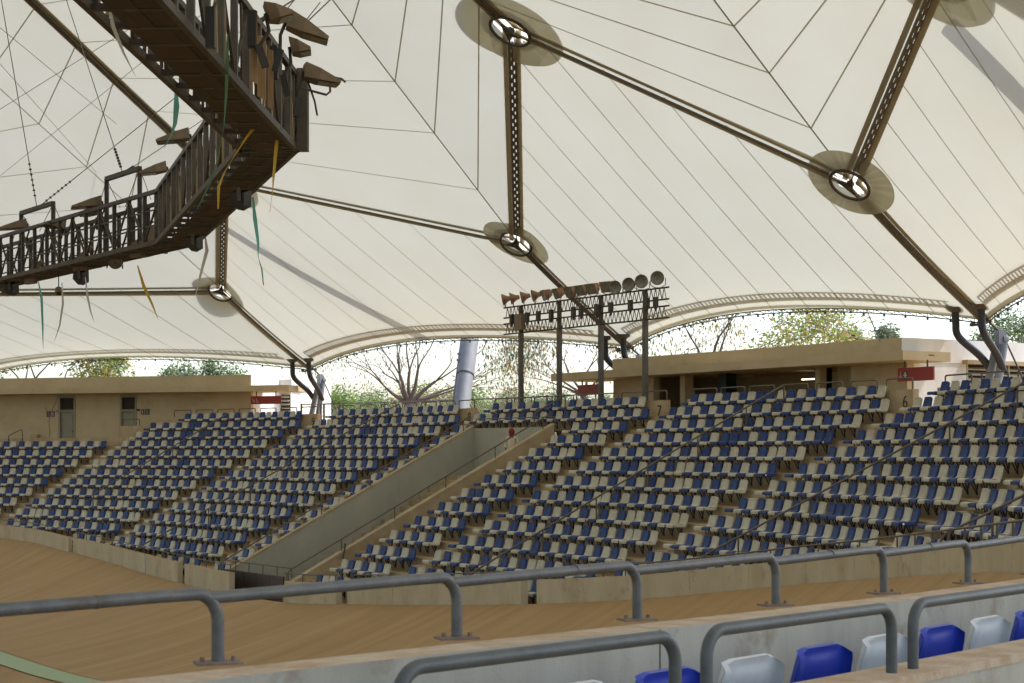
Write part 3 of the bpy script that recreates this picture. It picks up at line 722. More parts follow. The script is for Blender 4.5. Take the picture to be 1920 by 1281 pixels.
# toilet pictograms, switch plates, crack, hydrant niche
def plate_sign(x0, x1, y0, y1, label, figure):
    Y = 92.5; z0, z1 = (851.8-y1)*Y/3400, (851.8-y0)*Y/3400; a, b = sl_(x0), sl_(x1)
    o = thing('toilet_sign', LBf((a+b)/2, -.03, z0), label, 'sign', 'toilet signs'); g = MB(); bbox(g, LBf, a, b, -.03, -.002, z0, z1); g.build('board', M['signblue'], o)
    c = (a+b)/2; h = z1-z0; g = MB()
    if figure == 'man':
        g.lathe([(0, 0), (h*.08, 0)], LBf(c, -.034, z0+h*.82), (LN.x, LN.y, 0), 8); bbox(g, LBf, c-h*.1, c+h*.1, -.035, -.031, z0+h*.4, z0+h*.72); bbox(g, LBf, c-h*.08, c-h*.01, -.035, -.031, z0+h*.1, z0+h*.4); bbox(g, LBf, c+h*.01, c+h*.08, -.035, -.031, z0+h*.1, z0+h*.4)
    else:
        g.tube([LBf(c+h*.2*cos(q), -.036, z0+h*.36+h*.2*sin(q)) for q in frange(-2.8, .6, 8)], h*.03, 4); bbox(g, LBf, c-h*.08, c-h*.0, -.035, -.031, z0+h*.35, z0+h*.75); g.lathe([(0, 0), (h*.07, 0)], LBf(c-h*.04, -.034, z0+h*.84), (LN.x, LN.y, 0), 8)
    g.build('pictogram', M['signwhite'], o)
plate_sign(88, 95, 769, 780, 'small dark wheelchair toilet sign left of the left grey door', 'chair')
plate_sign(97.5, 102.5, 769, 780, 'small dark man toilet sign beside the left grey door', 'man')
plate_sign(265, 270, 767, 777, 'small dark man toilet sign beside the right grey door', 'man')
plate_sign(272.5, 280.5, 766.5, 777, 'small dark wheelchair toilet sign right of the right grey door', 'chair')
g = MB(); zc_ = (851.8-770)*92.5/3400
bbox(g, LBf, sl_(257.5), sl_(262.5), -.05, -.002, zc_, zc_+.1); tag(g.build('switch_box', M['black']), 'tiny black box on the wall right of the right grey door', 'box')
g = MB(); bbox(g, LBf, sl_(105), sl_(110), -.04, -.002, zc_-.05, zc_+.08); tag(g.build('switch_box', M['door']), 'tiny grey box on the wall left of the left grey door', 'box')
g = MB(); cp = [(109, 739), (106.5, 748), (104, 755), (100, 762), (97, 769)]; cp2 = [(93, 781), (92, 795), (93.5, 806), (93, 818), (94, 831)]; cp3 = [(85.5, 762), (87, 768), (90, 772)]
for ch in (cp, cp2, cp3):
    for (xa, ya), (xb, yb) in zip(ch[:-1], ch[1:]):
        A_, B_ = [LBf(sl_(x), -.004, (851.8-y)*92.6/3400) for x, y in ((xa, ya), (xb, yb))]; g.bar(A_, B_, .022, .006, up=(LN.x, LN.y, 0))
g.build('wall_crack', M['digit'], lb)
g = MB(); bbox(g, LBf, sl_(62), sl_(75), -.25, -.002, .42, 1.05); tag(g.build('concrete_box', M['concrete']), 'small tan concrete box against the wall left of the left door', 'box')
# stair side rail and low wall at the far-left aisle
pts = [P(-32.05, 1.4, .5), P(-32.05, 1.4, .95), P(-31.95, 1.4, 1.0), P(-31.3, 1.4, 1.27), P(-31.2, 1.4, 1.22), P(-31.2, 1.4, .45)]
rail_line(pts, [], label='bent steel stair rail before the tan wall at far left', r=.025)
g = MB(); g.hexa(local_box(0, .4, .7, -25.6, -23.6, ZC-1, 1.42)); tag(g.build('low_wall', M['concrete']), 'low tan wall block before the right grey door', 'wall')
h = bpy.data.objects.new('hoop_rail', HOOP); COL.objects.link(h); frame_obj(h, -24.95, .55, 1.42); tag(h, 'bent steel hoop rail on the low block before the right grey door', 'rail', 'hoop rails behind the top seats')

# ------------------------------------------------------------------ red hanging signs
def red_sign(F, s0, s1, d, z0, z1, zt, label, marks):
    o = thing('hanging_sign', F((s0+s1)/2, d, z0), label, 'sign', 'red hanging signs')
    g = MB(); bbox(g, F, s0, s1, d, d+.06, z0, z1); g.build('board', M['red'], o)
    for q in (.18, .82):
        g = MB(); s = lerp(s0, s1, q); bbox(g, F, s-.02, s+.02, d+.01, d+.05, z1, zt); g.build('hanger', M['brownpanel'], o)
    h = z1-z0
    def at(u, v): return F(s0+u*h, d-.008, z0+v*h)
    fwd = F(0, 1, 0)-F(0, 0, 0)
    def ln(pts, w=.05, m='signwhite', nm='marking'):
        g = MB()
        for a, b in zip(pts[:-1], pts[1:]): g.bar(at(*a), at(*b), h*w, .006, up=tuple(fwd))
        g.build(nm, M[m], o)
    for kind in marks:
        if kind == 'down': ln([(.32, .75), (.32, .2)]); ln([(.16, .42), (.32, .18), (.48, .42)])
        if kind == 'diag': ln([(.2, .72), (.5, .35)]); ln([(.28, .32), (.53, .32), (.53, .62)])
        if kind == 'cross':
            g = MB(); g.poly([at(.62, .12), at(1.0, .12), at(1.0, .75), at(.62, .75)]); g.build('marking', M['signdark'], o)
            for a, b in (((.81, .22), (.81, .68)), ((.66, .45), (.96, .45))):
                g = MB(); g.bar(at(*a)-fwd*.004, at(*b)-fwd*.004, h*.13, .006, up=tuple(fwd)); g.build('marking', M['signgreen'], o)
        if kind == 'chair':
            ln([(.82, .75), (.80, .5), (.98, .47), (1.05, .25)], .045); ln([(.95+.17*cos(q), .36+.17*sin(q)) for q in frange(-3.6, .1, 8)][:7], .04)
    return o
z_ = lambda y, d, x: 0
red_sign(RB, sx_(1683, 8.7), sx_(1750, 8.7), 8.7, 2.27, 2.69, 2.9, 'red hanging sign with arrow and green cross under the canopy corner', ['down', 'cross'])
red_sign(RB, sx_(1083, 8.7), sx_(1126, 8.7), 8.7, 2.33, 2.72, 2.9, 'blank red hanging sign behind the floodlight posts', [])
red_sign(LBf, sl_(470, -.6), sl_(527, -.6), -.6, 2.50, 2.90, 3.13, 'red hanging sign with arrow and wheelchair symbol beside the toilet building', ['diag', 'chair'])

# ------------------------------------------------------------------ floodlight gantry
gan = thing('floodlight_gantry', P(4.6, -1.5, ZC), 'four post lattice gantry standing behind the top seats', 'gantry')
KG = -1.5
for s in (.56, 3.26, 6.0, 8.72):
    p = P(s, KG, 0); g = MB(); g.bar((p.x, p.y, ZC+E), (p.x, p.y, 4.76+E), .16, .16, up=tuple(NS)); g.build('post', M['pole'], gan)
    g = MB(); g.bar((p.x, p.y, 4.76+E), (p.x, p.y, 5.86+E), .13, .13, up=tuple(NS)); g.build('post_head', M['rust'], gan)
G0, G1 = -.55, 9.95
for zl, zh in ((4.79, 5.20), (5.44, 5.85)):
    gd = MB(); gw = MB()
    for off in (0,):
        for z in (zl, zh):
            gd.tube([P(G0-.15, KG, z)+NS*off, P(G1+.15, KG, z)+NS*off], .034, 6)
        n = 42
        for i in range(n):
            a = lerp(G0, G1, i/n); b = lerp(G0, G1, (i+.5)/n); c = lerp(G0, G1, (i+1)/n)
            gw.bar(P(a, KG, zl)+NS*off, P(b, KG, zh)+NS*off, .022); gw.bar(P(b, KG, zh)+NS*off, P(c, KG, zl)+NS*off, .02)
    gd.build('girder_chord', M['rust'], gan); o = gw.build('girder_lattice', M['rust'], gan); o['kind'] = 'stuff'
for i, s in enumerate((.2, 1.3, 2.1, 3.0, 4.5, 5.0, 6.0, 6.9, 8.1, 9.1, 9.6)):
    g = MB(); p = P(s, KG, 5.34)+NS*.2; g.box(p, (.15, .14, .38), (TS, NS, Vector((0, 0, 1)))); g.lathe([(.055, 0), (.03, .12), (0, .12)], p-Vector((0, 0, .19)), (0, 0, -1), 8); tag(g.build('ballast_box', M['steel']), f'small dark ballast box hanging in the gantry girder, {ORD[i]} from left', 'box', 'ballast boxes in the gantry')
g = MB(); g.box(P(.75, KG, 5.2)+NS*.18, (.5, .2, .62), (TS, NS, Vector((0, 0, 1)))); tag(g.build('control_cabinet', M['lampbody']), 'brown control cabinet fixed in the left end of the gantry', 'cabinet')
def yoke(o, c, ax, w, zb):
    sd = Vector(ax).cross(Vector((0, 0, 1))).normalized(); g = MB()
    g.tube([c+sd*w, c+sd*w-Vector((0, 0, w*.9)), Vector((c.x, c.y, zb+E))+sd*w*.35, Vector((c.x, c.y, zb+E))-sd*w*.35, c-sd*w-Vector((0, 0, w*.9)), c-sd*w], .015, 5); g.build('yoke', M['steel'], o)
def round_flood(c, ax, r, label, group, zb, body='lampbody'):
    ax = Vector(ax).normalized(); o = thing('floodlight', c, label, 'floodlight', group)
    g = MB(); g.lathe([(0, -r*1.5), (r*.35, -r*1.45), (r*.45, -r*.9), (r*.8, -r*.35), (r, 0), (r*1.04, .02), (r*.97, .03)], c, ax, 16); g.build('housing', M[body], o, smooth=True)
    g = MB(); g.lathe([(r*.97, .03), (r*.75, -.02), (r*.3, -.06), (0, -.065)], c, ax, 16); g.build('reflector', M['lampface'], o, smooth=True)
    yoke(o, Vector(c)-ax*r*.4, ax, r*1.1, zb)
    return o
def box_flood(c, ax, w, h, label, group, zb):
    ax = Vector(ax).normalized(); sd = ax.cross(Vector((0, 0, 1))).normalized(); u = sd.cross(ax); c = Vector(c)
    o = thing('floodlight', c, label, 'floodlight', group)
    f = [c+sd*a*w/2+u*b*h/2 for a, b in ((-1, -1), (1, -1), (1, 1), (-1, 1))]; bk = [c-ax*.30+sd*a*w/2*.62+u*b*h/2*.62 for a, b in ((-1, -1), (1, -1), (1, 1), (-1, 1))]
    g = MB(); g.hexa([*bk, *f]); g.box(c-ax*.34, (.08, w*.4, h*.3), (ax, sd, u)); g.build('housing', M['lampred'], o)
    g = MB(); g.poly([p+ax*.006 for p in [c+(q-c)*.9 for q in f]]); g.build('lamp_glass', M['lampface'], o)
    yoke(o, c-ax*.14, ax, w*.5, zb)
def aim(s, x, up): return NS*1+TS*x+Vector((0, 0, up))
ZG = 5.87
LF = 'floodlights on the gantry'
def gs_at(x): return lerp(G0, G1, (x-948)/(1245-948)) if 0 else sx_g(x)
def sx_g(x):
    d = (6-KG)*T; return sx_(x, d)
for i, (x, tx) in enumerate(((947, -.75), (962, -.7), (982, -.6), (1003, -.5))):
    c = P(sx_g(x), KG, ZG+.30)+NS*.1; round_flood(c, aim(0, tx, -.25), .235, f'small rusty round floodlight seen side on, {ORD[i]} from the left end of the gantry', LF, ZG, 'lampred')
for i, (x, tx) in enumerate(((1025, -.3), (1048, -.2), (1072, .0), (1093, .05), (1114, .15), (1142, .3))):
    c = P(sx_g(x), KG, ZG+.25)+NS*.15; box_flood(c, aim(0, tx, -.45), .52, .42, f'square brown floodlight on the gantry, {ORD[i]} from left among the square ones', LF, ZG)
for i, (x, tx) in enumerate(((1158, .55), (1183, .6), (1207, .75), (1237, .8))):
    c = P(sx_g(x), KG, ZG+.20+.045*i)+NS*.1; round_flood(c, aim(0, tx, -.08), .245, f'large round floodlight facing the camera, {ORD[i]} from left among the round faces', LF, ZG)
# ------------------------------------------------------------------ the tent roof
def pxz(x, y, z):                                # node fixed by its height, where the photograph shows it
    Y = z*3400/(851.8-y); return Vector(((x-960)/3400*Y, Y, z+E))
Fn = {4: pxz(585, 690, 4.3), 3: pxz(1180, 650, 4.3), 2: pxz(1850, 600, 4.3), 5: Vector((-31, 103, 4.3+E)), 1: Vector((20.6, 37.5, 4.3+E))}
Rn = {4: pxz(416, 542, 8.1), 3: pxz(970, 452, 8.1), 2: pxz(1597, 340, 8.1), 5: Vector((-37, 97.5, 8.1+E)), 1: Vector((15.2, 36.4, 8.1+E))}
In = {'45': pxz(-90, 548, 8.3), '34': pxz(420, 338, 11.7), '23': pxz(960, 52, 13.0), '12': pxz(1765, -60, 12.0)}
Tn = {'45': pxz(-268, 73, 16.3), '34': pxz(-77, -128, 17), '23': pxz(560, -328, 17), '12': pxz(1560, -470, 16.2)}
Vn = {4: pxz(-215, -30, 16.8), 3: pxz(396, -300, 16.8), 2: pxz(1113, -300, 16.5)}
roof = thing('tent_roof', (0, 55, E+8), 'huge cream translucent tent roof stretched over the whole arena', 'tent roof')
INW = Vector((-.84, -.54, 0))
def arch_pt(i, u):                               # edge between foot i+1 (u=0, left) and foot i (u=1)
    a, b = Fn[i+1], Fn[i]; d = (b-a); inn = Vector((d.y, -d.x, 0)).normalized()
    if inn.x > 0: inn = -inn
    bulge = max(0., 4*u*(1-u)); p = lerp(a, b, u)+inn*(1.5*bulge)+Vector((0, 0, .78*bulge)); return p
def mk_outer(i, half):                           # half 0: left (R_{i+1} -> I), half 1: right (I -> R_i)
    I = In[f'{i}{i+1}']; A, B = (Rn[i+1], I) if half == 0 else (I, Rn[i])
    def S(u, v):
        top = lerp(A, B, u); bot = arch_pt(i, (u*.5) if half == 0 else .5+u*.5)
        p = lerp(top, bot, v); p.z -= .10*sin(pi*v); return p
    return S
def mk_inner(R, I, V, T_):
    def S(a, b): return lerp(lerp(R, I, a), lerp(V, T_, a), b)
    return S
def nrm_dn(S, u, v):
    e = 1e-3; n = (S(u+e, v)-S(u-e, v)).cross(S(u, v+e)-S(u, v-e)); n.normalize()
    return -n if n.z > 0 else n
def strip(g, S, uv0, uv1, w, off, n=10, m=0, side=0):
    P_ = []
    for i in range(n+1):
        t = i/n; u, v = lerp(uv0[0], uv1[0], t), lerp(uv0[1], uv1[1], t); c = S(u, v); nn = nrm_dn(S, u, v)
        e = 1e-3; d = S(u+(uv1[0]-uv0[0])*e, v+(uv1[1]-uv0[1])*e)-c; d.normalize(); sd = nn.cross(d).normalized()
        lo, hi = (-w/2, w/2) if side == 0 else ((.13, .13+w) if side > 0 else (-.13-w, -.13))
        P_.append([c+nn*off+sd*lo, c+nn*off+sd*hi])
    g.grid(P_, m)
def axis_par(n, ends):                            # denser towards the node ends
    r = []
    for i in range(n+1):
        t = i/n
        if ends == 'both': t = .5-.5*cos(pi*t)
        elif ends == 'lo': t = t**1.9
        elif ends == 'hi': t = 1-(1-t)**1.9
        r.append(t)
    return r
nodes_hole = []
RAD = {}
def ringnode(p, r): nodes_hole.append((p, r))
for i in (4, 3, 2): ringnode(Rn[i], .56)
for k in ('34', '23', '12'): ringnode(In[k], .60)
def build_patch(S, nu, nv, eu, ev, label=None):
    us, vs = axis_par(nu, eu), axis_par(nv, ev); pts = [[S(u, v) for u in us] for v in vs]; g = MB()
    b = len(us)
    for r in pts: g.v += [tuple(p) for p in r]
    for a in range(nv):
        for c in range(nu):
            q = (pts[a][c]+pts[a+1][c+1])/2
            if any((q-p).length < r for p, r in nodes_hole): continue
            k = a*b+c; g.f.append((k, k+1, k+b+1, k+b)); g.mi.append(0)
    return g.build('membrane_panel', M['membrane'], roof, smooth=True)
SW = .036
def edge_border(mem, S, uv0, uv1, side, w=.17):
    g = MB(); strip(g, S, uv0, uv1, w, .035, 12, side=side); g.build('border_strip', M['border'], mem)
trusses = []
OUT = {}
for i in (4, 3, 2, 1):
    for half in (0, 1):
        if i == 4 and half == 0 and False: continue
        S = mk_outer(i, half); OUT[(i, half)] = S
        mem = build_patch(S, 28, 34, 'both', 'lo')
        for q in range(1, 6):
            u = q/5.5 if half == 0 else 1-q/5.5
            if q == 5: u = .91 if half == 0 else .09
            g = MB(); strip(g, S, (u, .0), (u, 1), SW, .02, 14); g.build('seam', M['seamfab'], mem)
        edge_border(mem, S, (0, 0), (1, 0), 1); edge_border(mem, S, (0, 0), (1, 0), -1)
        if half == 0: edge_border(mem, S, (0, 0), (0, 1), -1); edge_border(mem, S, (0, 0), (0, 1), 1)
        else: edge_border(mem, S, (1, 0), (1, 1), 1); edge_border(mem, S, (1, 0), (1, 1), -1)
        g = MB(); strip(g, S, (0, .985), (1, .985), .16, .03, 20); g.build('border_strip', M['membrane3'], mem)
INN = {}
for r, kl, kr in ((4, '45', '34'), (3, '34', '23'), (2, '23', '12')):
    for nm, k in (('l', kl), ('r', kr)):
        S = mk_inner(Rn[r], In[k], Vn[r], Tn[k]); INN[(r, nm)] = S
        mem = build_patch(S, 26, 34, 'both', 'lo')
        for q in (.17, .34, .48, .62, .76, .9):
            g = MB(); strip(g, S, (0, q), (1, q), SW*1.3, .02, 8); g.build('seam', M['seamfab'], mem)
        g = MB(); strip(g, S, (0, 0), (0, 1), .05, .03, 8, side=0); g.build('seam', M['seamfab'], mem)
        for e in (((0, 0), (1, 0)), ((1, 0), (1, 1))):
            edge_border(mem, S, *e, 1); edge_border(mem, S, *e, -1)
# crown of the roof and the parts over and behind the camera
crown = [Tn['45'], Vn[4], Tn['34'], Vn[3], Tn['23'], Vn[2], Tn['12']]
top = Vector((-16, 30, 21+E))
g = MB()
for a, b in zip(crown[:-1], crown[1:]): g.poly([a, b, top])
beh = [In['12'], Rn[1], Vector((21, 22, 9+E)), Vector((17, 6, 9+E)), Vector((8, -7, 9+E)), Vector((-20, -18, 9+E)), Vector((-50, -14, 9+E)), Vector((-70, 10, 9+E)), Vector((-78, 50, 9+E)), Vector((-72, 85, 9+E)), Vector((-50, 100, 9+E)), In['45']]
chain = [Tn['12'], *beh, Tn['45']]
for a, b in zip(chain[:-1], chain[1:]): g.poly([a, b, top])
g.poly([In['12'], Rn[1], Fn[1]])
g.build('membrane_panel', M['membrane'], roof)
# slotted steel ridge strips
def ridge(S, uv0, uv1, off=.09, w=.27):
    n = 60; line = []
    for i in range(n+1):
        t = i/n; u, v = lerp(uv0[0], uv1[0], t), lerp(uv0[1], uv1[1], t); line.append(S(u, v))
    L = sum((b-a).length for a, b in zip(line[:-1], line[1:])); cells = max(4, int(L/.55))
    def at(t):
        x = t*n; i = min(int(x), n-1); return lerp(line[i], line[i+1], x-i)
    g = MB(); th = .05; t0, t1 = .70/L, 1-.3/L
    if uv1[1] == 1 and uv0[1] == 0 and uv0[0] == uv1[0] and S in OUT.values(): t1 = 1
    else: t1 = 1-.70/L
    prev = None
    for c in range(cells):
        ta, tb = lerp(t0, t1, c/cells), lerp(t0, t1, (c+1)/cells); a, b = at(ta), at(tb); d = (b-a).normalized()
        sd = d.cross(Vector((0, 0, 1))).normalized(); u = sd.cross(d); o = u*(-off)
        for q, ww in ((-w/2+.035, .075), (0, .05), (w/2-.035, .075)): g.bar(a+o+sd*q, b+o+sd*q, ww, th, up=u)
        for q, sh in ((-w/4, .0), (w/4, .5)):
            m = lerp(a, b, .15+sh); g.box(m+o+sd*q, (.25, w/2, th*.8), (d, sd, u))
    return g.build('ridge_truss', M['ridge'], roof)
for i in (4, 3, 2):
    ridge(OUT[(i, 0)], (0, 0), (1, 0)); ridge(OUT[(i, 1)], (0, 0), (1, 0)) if i != 1 else None
ridge(OUT[(1, 0)], (0, 0), (1, 0))
for i in (4, 3, 2): ridge(OUT[(i, 1)], (1, 0), (1, 1)) if i in (4, 3, 2) and (i, 1) in OUT else None
for r, nm in ((4, 'r'), (3, 'r'), (2, 'r')): ridge(INN[(r, nm)], (1, 0), (1, 1))
# compression rings at the nodes
frnd0 = random.Random(11)
def ring_node(p, nn, r, arms, rd, face=0.):
    n0 = nn.normalized(); nn = (n0+(Vector((0, 0, E))-p).normalized()*face).normalized(); o = bpy.data.objects.new('ring', None); COL.objects.link(o); o.parent = roof; o.location = p-Vector(origin(roof))
    sd = nn.cross(Vector((0, 1, 0))).normalized(); u = nn.cross(sd); c = p+nn*.16
    g = MB(); g.tube([c+(sd*cos(a)+u*sin(a))*r for a in [2*pi*i/32 for i in range(32)]], .05, 8, closed=True); g.build('hoop', M['rust'], o, smooth=True)
    g = MB(); g.lathe([(r*.20, 0), (r*.16, .2), (.04, .26)], c-nn*.1, nn, 6); g.build('hub', M['rust'], o)
    for a in arms:
        d = (Vector(a)-p); d = (d-nn*d.dot(nn)).normalized(); g = MB(); wd = nn.cross(d)
        q0 = c+nn*.05; g.hexa([q0+wd*.09-nn*.03, q0+d*r*.62+wd*.03-nn*.02, q0+d*r*.62-wd*.03-nn*.02, q0-wd*.13-nn*.03, q0+wd*.13+nn*.05, q0+d*r*.62+wd*.03+nn*.02, q0+d*r*.62-wd*.03+nn*.02, q0-wd*.13+nn*.05])
        g.tube([q0+d*r*.6, q0+d*r], .022, 5); g.build('arm', M['rust'], o)
    nn = n0; sd = nn.cross(Vector((0, 1, 0))).normalized(); u = nn.cross(sd)
    g = MB(); n = 72
    for i in range(n):
        a, b = 2*pi*i/n, 2*pi*(i+1)/n; f = lambda a, q, z: p+(sd*cos(a)+u*sin(a))*q+nn*z
        g.quad(f(a, r*1.0, .10), f(b, r*1.0, .10), f(b, rd, .07), f(a, rd, .07), frnd0.choice((0, 0, 1)))
    g.build('reinforcement_disc', [M['membrane2'], M['membrane3']], o)
    g = MB(); g.lathe([(r*1.5, .0), (r*1.2, .3), (0, .42)], p-nn*.15, -nn, 20); g.build('cap', M['cap'], o)
def mean_n(S_list):
    n = Vector((0, 0, 0))
    for S, u, v in S_list: n += nrm_dn(S, u, v)
    return n.normalized()
for i in (4, 3, 2):
    k1, k2 = f'{i}{i+1}', f'{i-1}{i}'
    n = mean_n([(OUT[(i, 1)], .85, .15), (OUT[(i-1, 0)], .15, .15), (INN[(i, 'l')], .15, .1), (INN[(i, 'r')], .15, .1)])
    ring_node(Rn[i], n, .62, [Fn[i], In[k1], In[k2]], 1.38, {4: .5, 3: .35, 2: .0}[i])
for i, rr in ((3, 4), (2, 3), (1, 2)):
    k = f'{i}{i+1}'; k = {3: '34', 2: '23', 1: '12'}[i]
    n = mean_n([(OUT[(i, 0)], .85, .15), (OUT[(i, 1)], .15, .15), (INN[(i+1, 'r')], .85, .1)])
    ring_node(In[k], n, .66, [Rn[i], Rn[i+1], Tn[k]], 1.75)
# lattice along the free edges, clamps below, and a slotted strip added over the membrane to cast a ladder shadow
for i in (4, 3, 2, 1):
    n = 46; g = MB(); pts = [arch_pt(i, q/n) for q in range(n+1)]
    lo = [p+Vector((0, 0, -.12)) for p in pts]
    g.tube(pts, .028, 5); g.tube(lo, .022, 5)
    for q in range(n): g.bar(pts[q], lo[q+1], .02); g.bar(lo[q], pts[q], .02)
    g.build('edge_lattice', M['steel'], roof)
    g = MB()
    for q in range(1, n, 2): g.lathe([(.04, 0), (.04, .09), (0, .1)], lo[q], (0, 0, -1), 6)
    g.build('edge_clamps', M['steel'], roof)
    g = MB(); N_ = 74
    def edge_at(t, dist):
        half = 0 if t < .5 else 1; S = OUT[(i, half)]; u = t*2 if half == 0 else t*2-1
        Lv = (S(u, 1)-S(u, .9)).length*10; v = 1-dist/Lv
        return S(u, v)+Vector((0, 0, .12))
    for q in range(N_):
        ta, tb = lerp(.04, .96, q/N_), lerp(.04, .96, (q+1)/N_)
        A0, B0 = edge_at(ta, .92), edge_at(tb, .92); A1, B1 = edge_at(ta, .84), edge_at(tb, .84); A2, B2 = edge_at(ta, .62), edge_at(tb, .62); A3, B3 = edge_at(ta, .42), edge_at(tb, .42)
        g.quad(A0, B0, B1, A1); g.quad(A2, B2, B3, A3)
        C1, C2 = lerp(A1, B1, .45), lerp(A2, B2, .45); g.quad(A1, C1, C2, A2)
    g.build('edge_shadow_ladder', M['steel'], roof)
# unseen tubes added above the membrane to cast shadow stripes on two panels
def on_patch(S, x, y):
    best = None
    for a in range(0, 41):
        for b in range(0, 41):
            p = S(a/40, b/40); q = pix(p); dd = (q[0]-x)**2+(q[1]-y)**2
            if best is None or dd < best[0]: best = (dd, a/40, b/40)
    _, u, v = best; h = .0125
    for _ in range(40):
        for du, dv in ((h, 0), (-h, 0), (0, h), (0, -h)):
            q = pix(S(u+du, v+dv)); dd = (q[0]-x)**2+(q[1]-y)**2
            if dd < best[0]: best = (dd, u+du, v+dv)
        if (best[1], best[2]) == (u, v): h /= 2
        u, v = best[1], best[2]
    return S(u, v)
for S_, q0, q1, r_ in ((OUT[(3, 0)], (440, 440), (748, 612), .34), (OUT[(1, 0)], (1800, 70), (1920, 190), .42),):
    a, b = on_patch(S_, *q0), on_patch(S_, *q1); d = (b-a).normalized(); h = 2.6
    g = MB(); g.tube([a+SUNV*h-d*.4, b+SUNV*h+d*2.4], r_, 14); g.build('roof_shadow_tube', M['silver'], roof, smooth=True)

# ------------------------------------------------------------------ roof struts with drain hoses
def strut(i, foot_px, label, hose=True, base=None):
    f = Fn[i]; o = thing('roof_strut', f-Vector((0, 0, 3.5)), label, 'strut', 'roof struts behind the stand'); n = nrm({4: -18.2, 3: 3.4, 2: 21}[i]); t = Vector((-n.y, n.x, 0))
    top_ = f-n*.55+Vector((0, 0, -.25)); bot = base if base else top_+Vector((0, 0, -3.7))+n*.75
    for q in (-.17, .17):
        g = MB(); g.tube([bot+t*q*2.0, top_+t*q*1.0-Vector((0, 0, .55))], .135, 14); g.build('leg', M['silver'], o, smooth=True)
    g = MB()
    c = top_-Vector((0, 0, .35))
    for q in (-.09, .09):
        pl = [c+t*q+n*a+Vector((0, 0, z)) for a, z in ((-.05, -.5), (-.2, -.2), (-.18, .15), (-.02, .32), (.16, .28), (.15, -.1), (.1, -.45))]
        g.poly(pl); g.poly([p+t*.03 for p in reversed(pl)])
        for a, b in zip(pl, pl[1:]+pl[:1]): g.quad(a, b, b+t*.03, a+t*.03)
    g.lathe([(.12, 0), (.12, .06), (.05, .08), (0, .08)], c-n*.12+t*.12, t, 10); g.build('gusset', M['silver'], o)
    g = MB(); g.tube([c-n*.2, c-n*2.1+Vector((0, 0, -3.2))], .03, 6); g.build('tie_cable', M['steel'], o)
    g = MB(); g.tube([f+Vector((0, 0, -.0)), c+n*.1+Vector((0, 0, .3))], .04, 6); g.build('link_rod', M['steel'], o)
    g = MB(); ctr = f+n*.25+Vector((0, 0, .03)); g.tube([ctr+(t*cos(a)*.32+n*sin(a)*.3+Vector((0, 0, -.12*sin(a)-.1))) for a in frange(0, pi, 10)], .045, 6); g.build('edge_bow', M['steel'], o)
    for q in (-1, 1):
        h = bpy.data.objects.new('drain_hose', None); COL.objects.link(h); h.parent = o
        m0 = f+n*.75+t*q*.62+Vector((0, 0, .42)); g = MB()
        g.tube([m0, m0-Vector((0, 0, .04)), m0-Vector((0, 0, .16))], [.33, .27, .15], 16); g.build('funnel', M['rust'], h)
        e = c+t*q*.28-Vector((0, 0, 1.0))
        pp = [m0-Vector((0, 0, .1)), m0-Vector((0, 0, .5))+t*.02, m0-Vector((0, 0, .95))+t*.10-n*.05, lerp(m0, e, .62)-Vector((0, 0, .28)), e+n*.12]
        sm = []
        for a in range(len(pp)-1):
            for w in range(5):
                w /= 5; p0, p1, p2, p3 = pp[max(a-1, 0)], pp[a], pp[a+1], pp[min(a+2, len(pp)-1)]
                sm.append(.5*((2*p1)+(p2-p0)*w+(2*p0-5*p1+4*p2-p3)*w*w+(3*p1-p0-3*p2+p3)*w**3))
        sm.append(pp[-1]); g = MB(); g.tube(sm, .125, 12); g.build('hose', M['hose'], h, smooth=True)
strut(4, None, 'silver twin tube strut with black hoses behind the toilet building end')
strut(3, None, 'silver strut with black hoses half hidden behind the tan building')
strut(2, None, 'silver twin tube strut with black hoses in front of white louvred wall')
# mast
mb = Vector(pxz(866, 755, 2.45)); mast = thing('mast', (mb.x, mb.y, ZC+E), 'thick silver leaning mast standing before the bare tree', 'mast')
mt = pxz(881, 637, 5.55); d = (mt-mb).normalized()
g = MB(); g.tube([mb-d*2.2, mb+d*1.55], .40, 20); g.build('lower_tube', M['silver'], mast, smooth=True)
g = MB(); g.tube([mb+d*1.55, mb+d*13], .425, 20); g.build('upper_tube', M['silver'], mast, smooth=True)
g = MB(); g.tube([mb+d*1.52, mb+d*1.57], .435, 20); g.build('collar', M['steel'], mast)
g = MB(); g.tube([mb-d*2+Vector((-.43, -.1, 0)), mb+d*6+Vector((-.43, -.1, 0))], .03, 5)
for q in (2.4, 2.75): g.box(mb+d*q+Vector((-.43, -.25, 0)), (.16, .16, .12))
g.build('cable_pipe', M['silver'], mast)

# ------------------------------------------------------------------ hanging lighting catwalk
ZK = 5.5
def kpx(x, y): 
    Y = ZK*3400/(851.8-y); return Vector(((x-960)/3400*Y, Y, ZK+E))
cat = thing('lighting_catwalk', (-5, 34, ZK+E), 'dark angular steel lighting catwalk hanging under the roof', 'catwalk')
WID = .98; HK = 1.32
